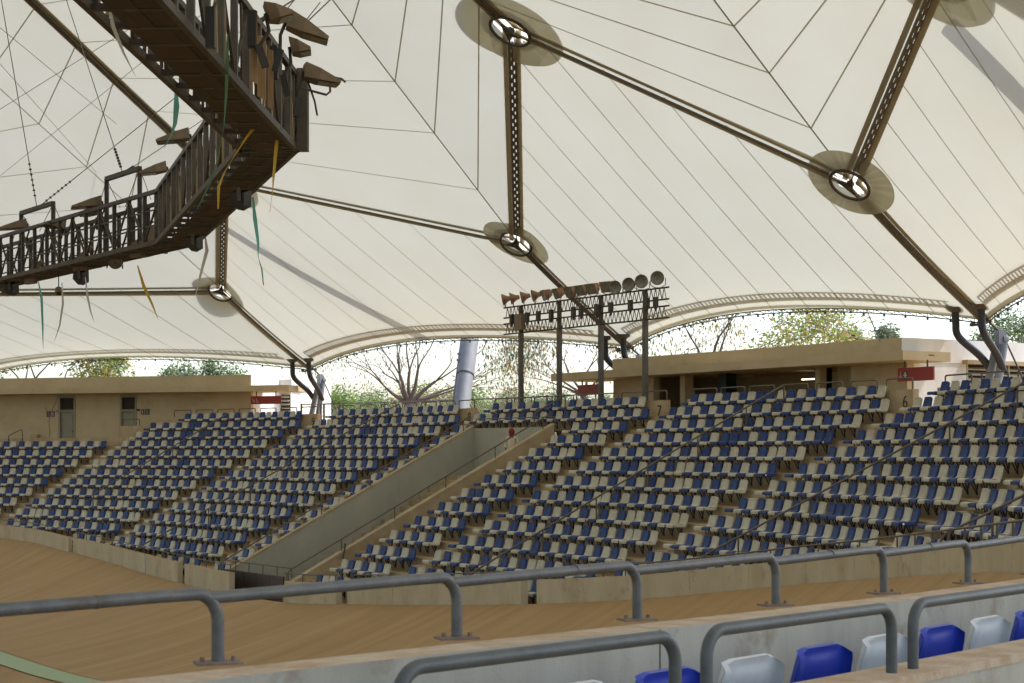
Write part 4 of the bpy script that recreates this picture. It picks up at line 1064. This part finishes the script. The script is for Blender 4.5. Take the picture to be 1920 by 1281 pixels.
# centre line corners
CK = [Vector((-4.86, 17.5, ZK+E)), Vector((-4.38, 32.6, ZK+E)), Vector((-8.75, 47.2, ZK+E)), Vector((-18.6, 61.5, ZK+E))]
segs = list(zip(CK[:-1], CK[1:]))
def side(a, b): d = (b-a).normalized(); return d, Vector((d.y, -d.x, 0))      # right-hand side
up = Vector((0, 0, 1)); frnd = random.Random(3)
for si, (a, b) in enumerate(segs):
    d, sd = side(a, b); L = (b-a).length; w = WID/2; ext = .28
    A, B = a-d*(0 if si == 0 else .15), b+d*(.15 if si < 2 else 0); L = (B-A).length
    for q in (-w, w):
        g = MB(); g.bar(A+sd*q, B+sd*q, .09, .12); g.build('bottom_chord', M['steel'] if q > 0 else M['rust'], cat)
        g = MB(); g.bar(A+sd*q+up*HK, B+sd*q+up*HK, .10, .10); g.build('top_chord', M['steel'], cat)
        if si == 2:
            for hz in (.45, .85): g = MB(); g.bar(A+sd*q+up*hz, B+sd*q+up*hz, .035); g.build('mid_rail', M['steel'], cat)
        n = int(L/1.0)
        for i in range(n+1):
            p = A+d*(L*i/n)+sd*q; ww = .10 if si != 2 else .065
            g = MB(); g.bar(p, p+up*HK, ww, .10, up=sd); g.build('post', M['steel'] if si == 2 else M['pole'], cat)
            if i < n:
                p2 = A+d*(L*(i+1)/n)+sd*q; g = MB()
                g.bar(p+up*.06, p2+up*(HK-.06), .045, .045) if i % 2 else g.bar(p+up*(HK-.06), p2+up*.06, .045, .045)
                g.build('brace', M['rust'], cat)
            if si < 2 and i < n and frnd.random() < .8:
                g = MB(); pa = p+d*frnd.uniform(.2, .7); g.bar(pa+up*.1, pa+d*frnd.uniform(-.25, .25)+up*(HK*frnd.uniform(.7, 1.02)), .10, .03, up=sd); g.build('loose_plank', M['woodlight'] if frnd.random() < .6 else M['wood'], cat)
    # cross beams and deck planks underneath
    n = int(L/.95)
    for i in range(n+1):
        p = A+d*(L*i/n); g = MB(); g.bar(p-sd*w-up*.01, p+sd*w-up*.01, .10, .08); g.build('cross_beam', M['steel'], cat)
        if i < n:
            p2 = A+d*(L*(i+.5)/n)
            for j in range(4):
                wj = WID*.72/4; q = -w+.26+wj*(j+.5); ll = L/n*1.02
                g = MB(); g.box(p2+sd*(q+frnd.uniform(-.01, .01))+up*(-.035+frnd.uniform(0, .02)), (ll*1.02, wj*1.02, .035), (d, sd, up)); g.build('plank', M['wood'], cat)
            g = MB(); g.bar(p-sd*w, p2+d*(L/n*.5)+sd*w, .03); g.build('underside_brace', M['steel'], cat)
g = MB(); g.bar(CK[1]+Vector((.62, .0, -.05)), CK[1]+Vector((.62, 0, HK+.1)), .24, .2); g.build('corner_post', M['pole'], cat)
for i, q in enumerate((.0, .12, .25)):
    g = MB(); g.bar(CK[1]+Vector((.45-.13*i, -.25-q, -.05)), CK[1]+Vector((.45-.13*i, -.25-q, HK)), .11, .1); g.build('corner_post', M['pole'], cat)
# portal frames standing on the far segment and its hangers
def on_seg(si, x):                                  # point of segment si's centre line on image column x
    a, b = segs[si]; c = (x-960)/3400; t = (c*a.y-a.x)/((b.x-a.x)-c*(b.y-a.y)); return a+(b-a)*t
portals = []
for x0, x1, h in ((40, 100, 2.05), (200, 262, 2.25), (310, 372, 1.95)):
    si = 2 if x0 < 250 else 1
    pa, pb = on_seg(2 if x0 < 300 else 1, x0), on_seg(2 if x1 < 300 else 1, x1); g = MB(); z = lambda p, q: Vector((p.x, p.y, ZK+E+q))
    g.bar(z(pa, 0), z(pa, h), .11); g.bar(z(pb, 0), z(pb, h), .11); g.bar(z(pa, h), z(pb, h), .13, .12); g.build('portal_frame', M['steel'], cat)
    g = MB()
    for p_, s_ in ((pa, 1), (pb, -1)):
        g.tube([z(p_, h), z(lerp(p_, pb if s_ == 1 else pa, .42), HK)], .012, 4); dd = (pb-pa).normalized()*-s_; g.tube([z(p_, h), z(p_, HK)+dd*.75], .012, 4)
    g.build('stay_wire', M['cable'], cat)
    portals.append(z(lerp(pa, pb, .5), h))
def cable(a, b, label, r=.014):
    o = thing('hanger_cable', a, label, 'cable', 'hanger cables of the catwalk'); g = MB(); g.tube([a, b], r, 5); g.build('wire', M['cable'], o)
    d = (b-a).normalized()
    for q in range(7): g = MB(); g.lathe([(.0, 0), (.045, .03), (.045, .05), (0, .08)], a+d*(.35+q*.16), d, 7); g.build('insulator', M['steel'], o)
cable(portals[0], pxz(-25, -160, 16), 'thin steel hanger rising left from the leftmost portal frame')
cable(portals[0], pxz(420, 110, 12.8), 'thin steel hanger rising right from the leftmost portal frame')
cable(portals[1], pxz(105, -60, 16), 'thin steel hanger rising left from the tall portal frame')
cable(portals[1], pxz(395, 215, 12.0), 'thin steel hanger rising right from the tall portal frame')
cable(Vector((-4.2, 29, ZK+E+HK)), pxz(900, -220, 15), 'thin steel hanger rising right from the near catwalk corner', .016)
cable(Vector((-4.4, 27, ZK+E+HK)), pxz(860, -260, 15), 'thin steel hanger rising from the near end of the catwalk', .016)
for i, (p0, p1) in enumerate((((0, 205), (250, 50)), ((0, 330), (300, 90)), ((0, 52), (185, 205)), ((60, 0), (330, 262)), ((0, 120), (200, 345)))):
    a, b = pxz(*p0, 11.5), pxz(*p1, 12.2); g = MB(); d = (b-a); g.tube([a-d*.25, b+d*.25], .011, 4)
    tag(g.build('bracing_wire', M['cable']), f'thin bracing wire crossing under the roof at upper left, {ORD[i]} of five', 'wire', 'bracing wires under the roof')
# flat wedge luminaires
def wedge(c, d, L, W_, label, pole=None):
    d = Vector(d).normalized(); sd = d.cross(up).normalized(); u = sd.cross(d); c = Vector(c)
    o = thing('wedge_floodlight', c, label, 'floodlight', 'wedge floodlights on the catwalk')
    g = MB(); h = .2
    bk = [c-sd*W_*.32-u*h*.6, c+sd*W_*.32-u*h*.6, c+sd*W_*.32+u*h*.7, c-sd*W_*.32+u*h*.7]
    md = [c+d*L*.4-sd*W_*.5-u*h*.75, c+d*L*.4+sd*W_*.5-u*h*.75, c+d*L*.4+sd*W_*.5+u*h*.25, c+d*L*.4-sd*W_*.5+u*h*.25]
    fr = [c+d*L-sd*W_*.46-u*h*.75, c+d*L+sd*W_*.46-u*h*.75, c+d*L+sd*W_*.46-u*h*.5, c+d*L-sd*W_*.46-u*h*.5]
    for A_, B_ in ((bk, md), (md, fr)):
        for i in range(4): g.quad(A_[i], A_[(i+1) % 4], B_[(i+1) % 4], B_[i])
    g.poly(list(reversed(bk))); g.poly(fr); g.build('housing', M['lampbody'], o)
    g = MB(); g.poly([p-u*.012 for p in (lerp(md[0], md[1], .1), lerp(md[0], md[1], .9), lerp(fr[0], fr[1], .9), lerp(fr[0], fr[1], .1))]); g.build('lamp_glass', M['lampface'], o)
    g = MB(); g.tube([c-d*.02, c-d*.05-u*.25, Vector(pole) if pole else c-u*.6], .03, 6); g.build('bracket_arm', M['steel'], o)
    g = MB(); cc = (Vector(pole) if pole else c-u*.6)+sd*.1; g.box(cc-u*.14, (.10, .10, .34), (d, sd, u)); g.build('ballast', M['black'], o)
def atseg(x, y, si, off=0.):                         # point above segment si at image position
    p = on_seg(si, x); return Vector((p.x, p.y, (851.8-y)*p.y/3400+E))
WL = 'brown wedge floodlight on the catwalk, '
for x, y, si, dx, L_, lab in ((50, 419, 2, (-1, -.3, -.1), .85, 'furthest left'), (118, 422, 2, (-.8, -.7, .15), .7, 'second from left, tilted'), (190, 377, 2, (-1, -.3, -.12), .85, 'left of the tall portal frame'), (182, 394, 2, (-1, -.2, -.05), .5, 'small, just under a bigger one'), (312, 313, 1, (-1, -.2, -.12), .75, 'right of the tall portal frame'), (355, 252, 1, (-1, -.1, -.1), .8, 'below the near catwalk underside')):
    c = atseg(x, y, si); wedge(c, dx, L_, .62, WL+lab, Vector((c.x, c.y, ZK+E+HK-.1)))
def at1(x, y, Y): return Vector(((x-960)/3400*Y, Y, (851.8-y)*Y/3400+E))
for x, y, Y, dx, L_, lab in ((540, 38, 27.5, (1, .15, -.28), .66, 'large, at the near corner top right'), (545, 88, 29, (1, .1, .22), .30, 'small, above the near corner'), (570, 134, 31.5, (1, .3, -.1), .62, 'at the outer tip of the near corner'), (500, 25, 26, (1, .2, .35), .34, 'small, at the top edge of the photo')):
    c = at1(x, y, Y); wedge(c, dx, L_, .5, WL+lab, c+Vector((-.12, 0, -.5)))
g = MB(); q = lambda x, y: at1(x, y, 31.5); g.tube([q(563, 165), q(612, 178), q(619, 172), q(619, 146)], .022, 6); g.tube([q(570, 136), q(640, 148), q(648, 154)], .022, 6); g.build('outrigger_arm', M['pole'], cat)
g = MB(); g.tube([q(577, 152), q(590, 190), q(595, 217)], .018, 5); tag(g.build('loose_cable', M['black']), 'short black cable end dangling from the outermost catwalk lamp', 'cable')
# round lamps, speakers and boxes under the catwalk
def low(x, y, si, dz=0): return atseg(x, y, si)
for x, y, si, lab in ((216, 491, 2, 'round glass floodlight under the middle of the catwalk'), (12, 541, 2, 'round glass floodlight under the left end of the catwalk')):
    round_flood(low(x, y, si), (.35, -1, -.15), .20, lab, 'round lamps under the catwalk', low(x, y, si).z+.35-E)
def speaker(c, d, s, label):
    d = Vector(d).normalized(); sd = d.cross(up).normalized(); u = sd.cross(d); o = thing('speaker', c, label, 'speaker', 'black speakers under the catwalk')
    c = Vector(c); pr = [(-.5, .45), (.5, .5), (.62, -.1), (.1, -.62), (-.42, -.4)]; g = MB()
    a = [c+sd*s*x*.9+u*s*z-d*s*.4 for x, z in pr]; b = [c+sd*s*x*.75+u*s*z*.8+d*s*.4 for x, z in pr]
    g.poly(a); g.poly(list(reversed(b)))
    for i in range(5): g.quad(a[i], b[i], b[(i+1) % 5], a[(i+1) % 5])
    g.build('cabinet', M['black'], o); g = MB(); g.box(c+d*s*.45-sd*s*.1+u*s*.3, (.03, s*.2, s*.7), (d, sd, u)); g.build('bracket', M['pole'], o)
for x, y, si, s, lab in ((452, 374, 1, .38, 'black speaker box under the middle catwalk span'), (365, 456, 1, .36, 'black speaker box at the bend of the catwalk'), (152, 520, 2, .40, 'black speaker box under the left catwalk span'), (22, 541, 2, .4, 'black speaker box at the left photo edge')):
    speaker(low(x, y, si), (-.3, -1, -.2), s, lab)
speaker(at1(447, 225, 30.5), (.4, -1, -.3), .32, 'black speaker box under the near catwalk corner')
for i, (x, y, si) in enumerate(((58, 520, 2), (150, 495, 2), (258, 468, 2), (292, 440, 2))):
    c = low(x, y, si); g = MB(); g.box(c, (.55, .14, .42), (Vector((.7, -.7, 0)), Vector((.7, .7, 0)), up)); g.bar(c+up*.2, c+Vector((.35, 0, .5)), .12, .12); tag(g.build('cable_box', M['lampbody']), f'dusty grey box bolted under the catwalk edge, {ORD[i]} from left', 'box', 'boxes under the catwalk')
for i in range(5):
    pts = []
    for x in range(0, 300, 12):
        p = on_seg(2, x); d, sd = side(*segs[2]); p = p-sd*(-.5)+Vector((0, 0, .03)); pts.append(p+Vector((0, 0, -.03+.05*i+.06*sin(x*.07+i*1.3))))
    g = MB(); g.tube(pts, .022, 5); tag(g.build('cable_bundle', M['lampbody']), f'slack brown cable lying along the far catwalk edge, {ORD[i]} of five', 'cable', 'cables along the catwalk')
p = low(110, 545, 2); dc = thing('dome_camera', p, 'small dome camera hanging on a rod under the catwalk', 'camera')
g = MB(); g.tube([p+up*.6, p+up*.1], .016, 5); g.build('rod', M['steel'], dc); g = MB(); g.lathe([(.03, .12), (.1, .08), (.115, 0), (.115, -.05)], p, (0, 0, 1), 12); g.build('housing', M['lampbody'], dc); g = MB(); g.lathe([(.105, -.05), (.08, -.12), (0, -.15)], p, (0, 0, 1), 12); g.build('dome', M['black'], dc)
# timber boards fixed inside the near truss, black boxes
for i, (x0, x1, y0, y1, Y) in enumerate(((482, 498, 70, 180, 27), (502, 512, 95, 200, 28), (470, 482, 20, 150, 26))):
    g = MB(); a, b, c, d = at1(x0, y1, Y), at1(x1, y1+8, Y), at1(x1, y0, Y), at1(x0, y0-4, Y); n_ = Vector((0, .04, 0)); g.hexa([a, b, b+n_, a+n_, d, c, c+n_, d+n_]); g.build('timber_board', M['woodlight'], cat)
for i, (x, y, Y) in enumerate(((473, 55, 26), (514, 118, 29), (395, 52, 23.5))):
    g = MB(); g.box(at1(x, y, Y), (.12, .14, .52)); tag(g.build('ballast_box', M['black']), f'black ballast box inside the near catwalk truss, {ORD[i]} from {"right" if i else "left"}' if False else ['black ballast box in the middle of the near truss', 'black ballast box nearest the catwalk corner', 'black ballast box at the left of the near truss'][i], 'box', 'ballast boxes in the near truss')
# ribbons
def ribbon(pts, Y, w, m, label):
    g = MB(); P_ = []; n = len(pts)
    for i, (x, y) in enumerate(pts):
        yy = Y if not isinstance(Y, (list, tuple)) else Y[i]; c = at1(x, y, yy); a = i*.5; ww = w*(1 if 0 < i < n-1 else .35); s_ = Vector((cos(a), sin(a)*.6, 0))*ww; P_.append([c-s_, c+s_])
    g.grid(P_); tag(g.build('ribbon', M[m]), label, 'ribbon', 'ribbons hanging from the catwalk')
ribbon([(330, 165), (331, 200), (328, 232), (322, 252), (308, 278)], 28.5, .05, 'cloth_teal', 'teal ribbon blowing left of the near catwalk span')
ribbon([(427, 65), (426, 120), (424, 180), (420, 235), (408, 300), (395, 340), (370, 392)], [24, 25.5, 27, 28, 30, 32, 34], .03, 'cloth_teal', 'long teal ribbon crossing in front of the catwalk bend')
ribbon([(474, 370), (478, 410), (484, 455), (484, 480), (491, 505), (494, 535)], 36, .045, 'cloth_teal', 'teal ribbon hanging below the middle span')
ribbon([(492, 218), (478, 238), (462, 258), (440, 292), (420, 325), (410, 350), (409, 392)], 30.5, .035, 'cloth_yellow', 'long yellow ribbon under the near catwalk corner')
ribbon([(522, 243), (518, 275), (513, 330), (511, 360), (506, 398)], 31.5, .035, 'cloth_yellow', 'short yellow ribbon right of the near catwalk corner')
ribbon([(258, 498), (270, 538), (285, 570), (297, 600)], 47, .05, 'cloth_yellow', 'thin yellow ribbon under the far catwalk span')
ribbon([(205, 10), (212, 50), (232, 100), (255, 145)], 23, .03, 'cloth_white', 'white ribbon hanging top left of the catwalk')
ribbon([(385, 445), (388, 470), (376, 515), (366, 558)], 44, .05, 'cloth_white', 'white ribbon below the catwalk bend')
ribbon([(72, 528), (78, 560), (80, 610), (81, 655)], 52, .04, 'cloth_teal', 'pale teal strand hanging at far left')
ribbon([(116, 530), (118, 570), (112, 610), (102, 640)], 52, .035, 'cloth_white', 'pale strand hanging at far left beside the teal one')
ribbon([(160, 520), (164, 555), (170, 585), (177, 605)], 50, .035, 'cloth_white', 'short pale strand under the left catwalk span')

# ------------------------------------------------------------------ person in the recess
def person(loc, face):
    o = thing('person', loc, 'person in red headscarf and pale top standing in the stair recess', 'person'); z = Vector(loc)
    V = {'pel': (0, 0, .92), 'waist': (0, 0, 1.08), 'chest': (0, .01, 1.30), 'neck': (0, .02, 1.46), 'head': (0, .01, 1.56), 'crown': (0, .01, 1.68),
         'sl': (-.17, 0, 1.40), 'el': (-.24, .03, 1.14), 'wl': (-.19, -.14, .98), 'hl': (-.16, -.20, .95), 'sr': (.17, 0, 1.40), 'er': (.25, .02, 1.15), 'wr': (.2, -.13, .96), 'hr': (.17, -.19, .93),
         'kl': (-.10, -.03, .5), 'al': (-.10, .02, .09), 'tl': (-.11, -.14, .04), 'kr': (.10, -.02, .5), 'ar': (.10, .03, .09), 'tr': (.11, -.13, .04), 'hpl': (-.10, 0, .86), 'hpr': (.10, 0, .86)}
    Rr = dict(pel=.15, waist=.13, chest=.145, neck=.055, head=.085, crown=.07, sl=.06, el=.043, wl=.03, hl=.03, sr=.06, er=.043, wr=.03, hr=.03, kl=.06, al=.04, tl=.035, kr=.06, ar=.04, tr=.035, hpl=.09, hpr=.09)
    Ed = [('pel', 'waist'), ('waist', 'chest'), ('chest', 'neck'), ('neck', 'head'), ('head', 'crown'), ('chest', 'sl'), ('sl', 'el'), ('el', 'wl'), ('wl', 'hl'), ('chest', 'sr'), ('sr', 'er'), ('er', 'wr'), ('wr', 'hr'), ('pel', 'hpl'), ('hpl', 'kl'), ('kl', 'al'), ('al', 'tl'), ('pel', 'hpr'), ('hpr', 'kr'), ('kr', 'ar'), ('ar', 'tr')]
    ks = list(V); me = bpy.data.meshes.new('body'); me.from_pydata([V[k] for k in ks], [(ks.index(a), ks.index(b)) for a, b in Ed], [])
    b = bpy.data.objects.new('body', me); COL.objects.link(b); b.parent = o
    sk = b.modifiers.new('skin', 'SKIN'); 
    for i, k in enumerate(ks): me.skin_vertices[0].data[i].radius = (Rr[k], Rr[k]*.85)
    me.skin_vertices[0].data[0].use_root = True
    ss = b.modifiers.new('smooth', 'SUBSURF'); ss.levels = 1; ss.render_levels = 2
    dg = bpy.context.evaluated_depsgraph_get(); ev = b.evaluated_get(dg); m2 = bpy.data.meshes.new_from_object(ev); b.modifiers.clear(); b.data = m2
    m2.materials.clear()
    for k in ('skin', 'shirt', 'trousers'): m2.materials.append(M[k])
    for p in m2.polygons:
        c = p.center; p.material_index = 2 if c.z < .95 and abs(c.x) < .15 else (1 if .9 < c.z < 1.46 and not (c.y < -.1) else 0); p.use_smooth = True
    g = MB(); P_ = []
    for i in range(9):
        t = i/8; r = [.02, .075, .105, .112, .11, .10, .085, .10, .12][i]; zz = 1.74-t*.36
        P_.append([Vector((r*cos(a), .015+r*1.05*sin(a)+(.02 if t > .5 else 0), zz)) for a in frange(.0, 2*pi, 14)])
    for i in range(2, 7): P_[i] = [Vector((p.x, max(p.y, -.075), p.z)) for p in P_[i]]
    g.grid(P_); me = g.mesh('headscarf', M['scarf'], smooth=True); h = bpy.data.objects.new('headscarf', me); COL.objects.link(h); h.parent = o
    o.rotation_euler.z = face
pp = P(6.25, 3.0, -.80); person(pp, radians(-10))

# ------------------------------------------------------------------ fence and trees outside
fc = thing('mesh_fence', P(-7, -9, ZC), 'grey wire mesh fence with posts behind the top seats', 'fence')
for i, s in enumerate(frange(-22, 2.4, 10)):
    g = MB(); p = P(s, -9, ZC); g.bar(p, p+up*2.25, .09); g.build('post', M['pipe'], fc)
g = MB()
for z in (2.2, .25): g.tube([P(s, -9, ZC+z) for s in frange(-22, 2.4, 12)], .03, 5)
g.build('rail', M['pipe'], fc); g = MB()
for i in range(180):
    s = lerp(-22, 2.4, i/180)
    for d in (.5, -.5): g.bar(P(s, -9, ZC+.25), P(s+d*2.4, -9, ZC+2.2), .007)
o = g.build('wire_mesh', M['pipe'], fc); o['kind'] = 'stuff'
gt = thing('steel_gate_frame', P(-12.4, -2.5, ZC), 'tall grey steel gate frame beside the silver strut', 'gate frame')
for s in (-15.2, -15.0, -13.94):
    g = MB(); p = P(s, -2.4, ZC); g.bar(p, p+up*1.98, .09); g.build('post', M['pipe'], gt)
g = MB(); g.tube([P(-15.0, -2.4, ZC+1.95), P(-13.94, -2.4, ZC+1.95)], .035, 6); g.build('rail', M['pipe'], gt)

class Tree:
    def __init__(s, seed): s.r = random.Random(seed); s.g = MB(); s.tips = []
    def branch(s, p, d, L, r, depth, spread, droop=0., n=4, ratio=(.62, .8), kids=(2, 3)):
        pts = [p]; rs = [r]; q = p.copy(); dd = d.normalized()
        for i in range(n):
            dd = (dd+Vector((s.r.gauss(0, .10), s.r.gauss(0, .10), s.r.gauss(0, .06)+droop))).normalized(); q = q+dd*(L/n); pts.append(q.copy()); rs.append(r*(1-.42*(i+1)/n))
            if depth <= 2 and i >= 1: s.tips.append((q.copy(), dd.copy()))
        s.g.tube(pts, rs, 7 if r > .08 else 3, cap=False)
        if depth == 0: s.tips.append((q, dd)); return
        k = s.r.randint(*kids)
        for j in range(k):
            ax = Vector((s.r.gauss(0, 1), s.r.gauss(0, 1), s.r.gauss(0, .35))); ax = (ax-dd*ax.dot(dd)).normalized()
            nd = (dd*cos(spread)+ax*sin(spread*s.r.uniform(.7, 1.3))).normalized()
            s.branch(q, nd, L*s.r.uniform(*ratio), rs[-1]*.80, depth-1, spread, droop, n, ratio, kids)
def leaves(g, rnd, c, n, R, size, mats, hang=False, asp=3.):
    for _ in range(n):
        p = c+Vector((rnd.gauss(0, R), rnd.gauss(0, R), rnd.gauss(0, R*.8))); s_ = size*rnd.uniform(.6, 1.35)
        if hang: a = Vector((rnd.gauss(0, .2), rnd.gauss(0, .2), -1)).normalized()
        else: a = Vector((rnd.gauss(0, 1), rnd.gauss(0, 1), rnd.gauss(-.3, .7))).normalized()
        b = a.cross(Vector((rnd.gauss(0, 1), rnd.gauss(0, 1), rnd.gauss(0, 1)))).normalized(); w = s_/asp
        i = len(g.v); g.v += [tuple(p), tuple(p+a*s_*.5+b*w*.5), tuple(p+a*s_), tuple(p+a*s_*.5-b*w*.5)]; g.f.append((i, i+1, i+2, i+3)); g.mi.append(rnd.choice(mats))
def tree(x, Y, label, zt, lean=(0, 0), L=3., r=.3, depth=5, spread=.5, kids=(2, 3), per=14, R=.35, size=.2, mix=('green',), hang=False, seed=1, dirs=None, droop=0., ratio=(.62, .8), trunk=None):
    X = (x-960)/3400*Y; b = Vector((X, Y, ZC+E)); o = thing('tree', b, label, 'tree', 'trees behind the stand'); t = Tree(seed); fork = b+Vector((lean[0], lean[1], zt))
    t.g.tube([b-up*.1, lerp(b, fork, .5)+Vector((.06, 0, 0)), fork], [r*1.25, r*1.05, r], 9)
    for d in dirs or [(cos(a)*.7, sin(a)*.7, .8) for a in frange(t.r.uniform(0, 1), t.r.uniform(0, 1)+5.2, 3)]:
        t.branch(fork, Vector(d), L*t.r.uniform(.85, 1.15), r*.42, depth, spread, droop, kids=kids, ratio=ratio)
    t.g.build('trunk', M['bark'], o, smooth=True)
    g = MB(); keys = list(dict.fromkeys(mix)); idx = [keys.index(m) for m in mix]
    for c, d in t.tips:
        sub = [t.r.choice(idx) for _ in range(2)]; leaves(g, t.r, c, per if isinstance(per, int) else int(t.r.uniform(*per)), R, size, sub, hang)
    g.build('crown', [LEAF[k] for k in keys], o)
BR = ('brown', 'brown', 'grey', 'brown')
tree(768, 106, 'big bare spreading tree with brown pods behind the mesh fence', 2.5, L=1.8, r=.33, depth=6, spread=.36, per=(0, 2), R=.55, size=.20, mix=BR, hang=True, seed=4, ratio=(.78, .98), kids=(2, 3),
     dirs=[(-1.15, -.1, .55), (-.7, .3, .95), (-.3, -.3, 1.1), (.05, .3, 1.15), (.38, -.2, 1.0), (.75, .1, .75), (1.15, -.1, .42), (1.0, .3, .7)])
tree(60, 128, 'dense green tree with orange leaf patches behind the toilet building', 2.2, L=2.7, r=.35, depth=4, spread=.6, per=13, R=.5, size=.34, mix=('green', 'green', 'dark', 'lime', 'orange', 'yellow'), seed=8, dirs=[(-1, 0, .5), (-.4, .4, .9), (.3, -.2, 1), (.8, 0, .62), (-.7, -.5, .8)])
tree(372, 140, 'small green treetop showing above the toilet building roof', 3.0, L=1.5, r=.2, depth=3, spread=.55, per=12, R=.4, size=.3, mix=('green', 'grey', 'dark'), seed=5)
tree(1095, 92, 'sparse tree with dark leaves and brown pods behind the floodlight posts', 2.5, L=1.3, r=.2, depth=5, spread=.45, ratio=(.75, .95), per=(0, 3), R=.5, size=.22, mix=('dark', 'grey', 'brown', 'dark', 'yellow'), hang=True, seed=12, dirs=[(-1, 0, .5), (-.5, .2, .9), (.2, -.2, 1), (.8, .1, .8), (-.8, -.3, .75)])
tree(1330, 78, 'yellow green leafy tree behind the long tan building', 3.0, L=1.5, r=.2, depth=5, spread=.42, ratio=(.78, .98), per=(2, 8), R=.5, size=.23, mix=('lime', 'yellow', 'grey', 'lime', 'brown', 'lime'), hang=False, seed=21, dirs=[(1.0, 0, .62), (.6, .2, .9), (.1, -.2, 1), (-.5, .1, .9), (1.2, -.2, .5)])
tree(1235, 84, 'brown podded thin tree behind the right gantry post', 2.8, L=1.2, r=.14, depth=5, spread=.42, ratio=(.75, .95), per=(0, 2), R=.5, size=.18, mix=('brown', 'brown', 'grey', 'yellow'), hang=True, seed=31)
tree(1915, 120, 'dark green treetop above the white wall at right edge', 5.6, L=1.5, r=.2, depth=3, spread=.6, per=14, R=.42, size=.3, mix=('green', 'dark', 'grey'), seed=6)
tree(1618, 110, 'tiny treetop peeking over the tan building roof', 5.2, L=.9, r=.12, depth=3, spread=.5, per=8, R=.25, size=.3, mix=('grey', 'dark'), seed=7)
BL_ = [(575, 'bright green bush behind the silver strut'), (618, 'light green bush just right of the silver strut'), (662, 'bright green bush by the mesh fence, left of the bare tree'), (705, 'olive bush with brown patches left of the bare trunk'), (800, 'olive bush right of the bare trunk'), (842, 'pale green bush left of the mast'), (905, 'bright green bush just right of the mast'), (940, 'brownish bush right of the mast'), (985, 'green bush left of the first gantry post'), (1030, 'green bush between the first two gantry posts'), (1075, 'green bush below the blank red sign'), (1118, 'green bush behind the third gantry post')]
for i, (x, lab) in enumerate(BL_):
    mx = [('lime', 'green', 'green'), ('lime', 'lime', 'green'), ('lime', 'green', 'green'), ('brown', 'grey', 'grey', 'lime'), ('grey', 'lime', 'brown'), ('lime', 'grey', 'grey'), ('green', 'lime', 'green'), ('grey', 'brown', 'orange'), ('green', 'grey'), ('green', 'grey', 'dark'), ('green', 'dark'), ('green', 'lime', 'dark')][i]
    Y = 112+(i*7) % 13
    tree(x, Y, lab, (.35, .25, .55, .9, .8, .5, .45, .8, .5, .5, .4, .4)[i], L=1.2, r=.12, depth=3, spread=.6, per=9, R=.5, size=.25, mix=mx, seed=40+i)

# ------------------------------------------------------------------ small things
def wall_s(x): return min((abs(pix(P(q, kw(q), 0))[0]-x), q) for q in frange(-38, 52, 3600))[1]
q = wall_s(273); g = MB(); g.tube([P(q, kw(q)+.05, zw(q)-.02), P(q, kw(q)+.05, zw(q)-WH(q)+.02)], .022, 6)
tag(g.build('white_pipe', M['nwhite']), 'thin white vertical pipe on the track wall left of the gate', 'pipe')
a = P(REC1+.35, 11.3, ZT(11)-.3); tag((lambda g: (g.bar(a, a+Vector((.16, 0, 1.05)), .08, .05), g.build('steel_bar', M['steel']))[1])(MB()), 'dark steel bar leaning beside the right wall of the stair recess', 'bar')
g = MB(); g.tube([pxz(1620, 570, 5.2), pxz(1650, 640, 3.55)], .022, 5); tag(g.build('tie_wire', M['cable']), 'thin tie wire from the roof edge down to the tan building', 'wire')
for i, (x0, y0, x1, y1, Y) in enumerate(((556, 60, 640, -20, 29), (566, 48, 600, 5, 29), (520, 40, 560, -10, 27))):
    g = MB(); g.tube([at1(x0, y0, Y), at1(x1, y1, Y+1)], .012, 4); tag(g.build('stay_rope', M['cable']), ['long stay rope at the near catwalk corner, outermost', 'short stay rope above the near catwalk corner', 'stay rope above the near catwalk span'][i], 'rope', 'stay ropes of the catwalk')
lit = random.Random(5); q = wall_s(975)
for i, (dx, m_) in enumerate(((-.25, 'scarf'), (-.1, 'signwhite'), (.05, 'shirt'))):
    g = MB(); c = P(q+dx, kw(q)-.1, zw(q)+.03); g.poly([c+Vector((lit.uniform(-.1, .1), lit.uniform(-.1, .1), lit.uniform(0, .08))) for _ in range(4)]); g.poly([c+Vector((lit.uniform(-.12, .12), lit.uniform(-.1, .1), lit.uniform(0, .1))) for _ in range(3)])
    tag(g.build('litter', M[m_]), ['dark red scrap of litter on the track wall end', 'pinkish scrap of litter on the track wall end', 'pale scrap of litter on the track wall end'][i], 'litter', 'litter on the track wall')
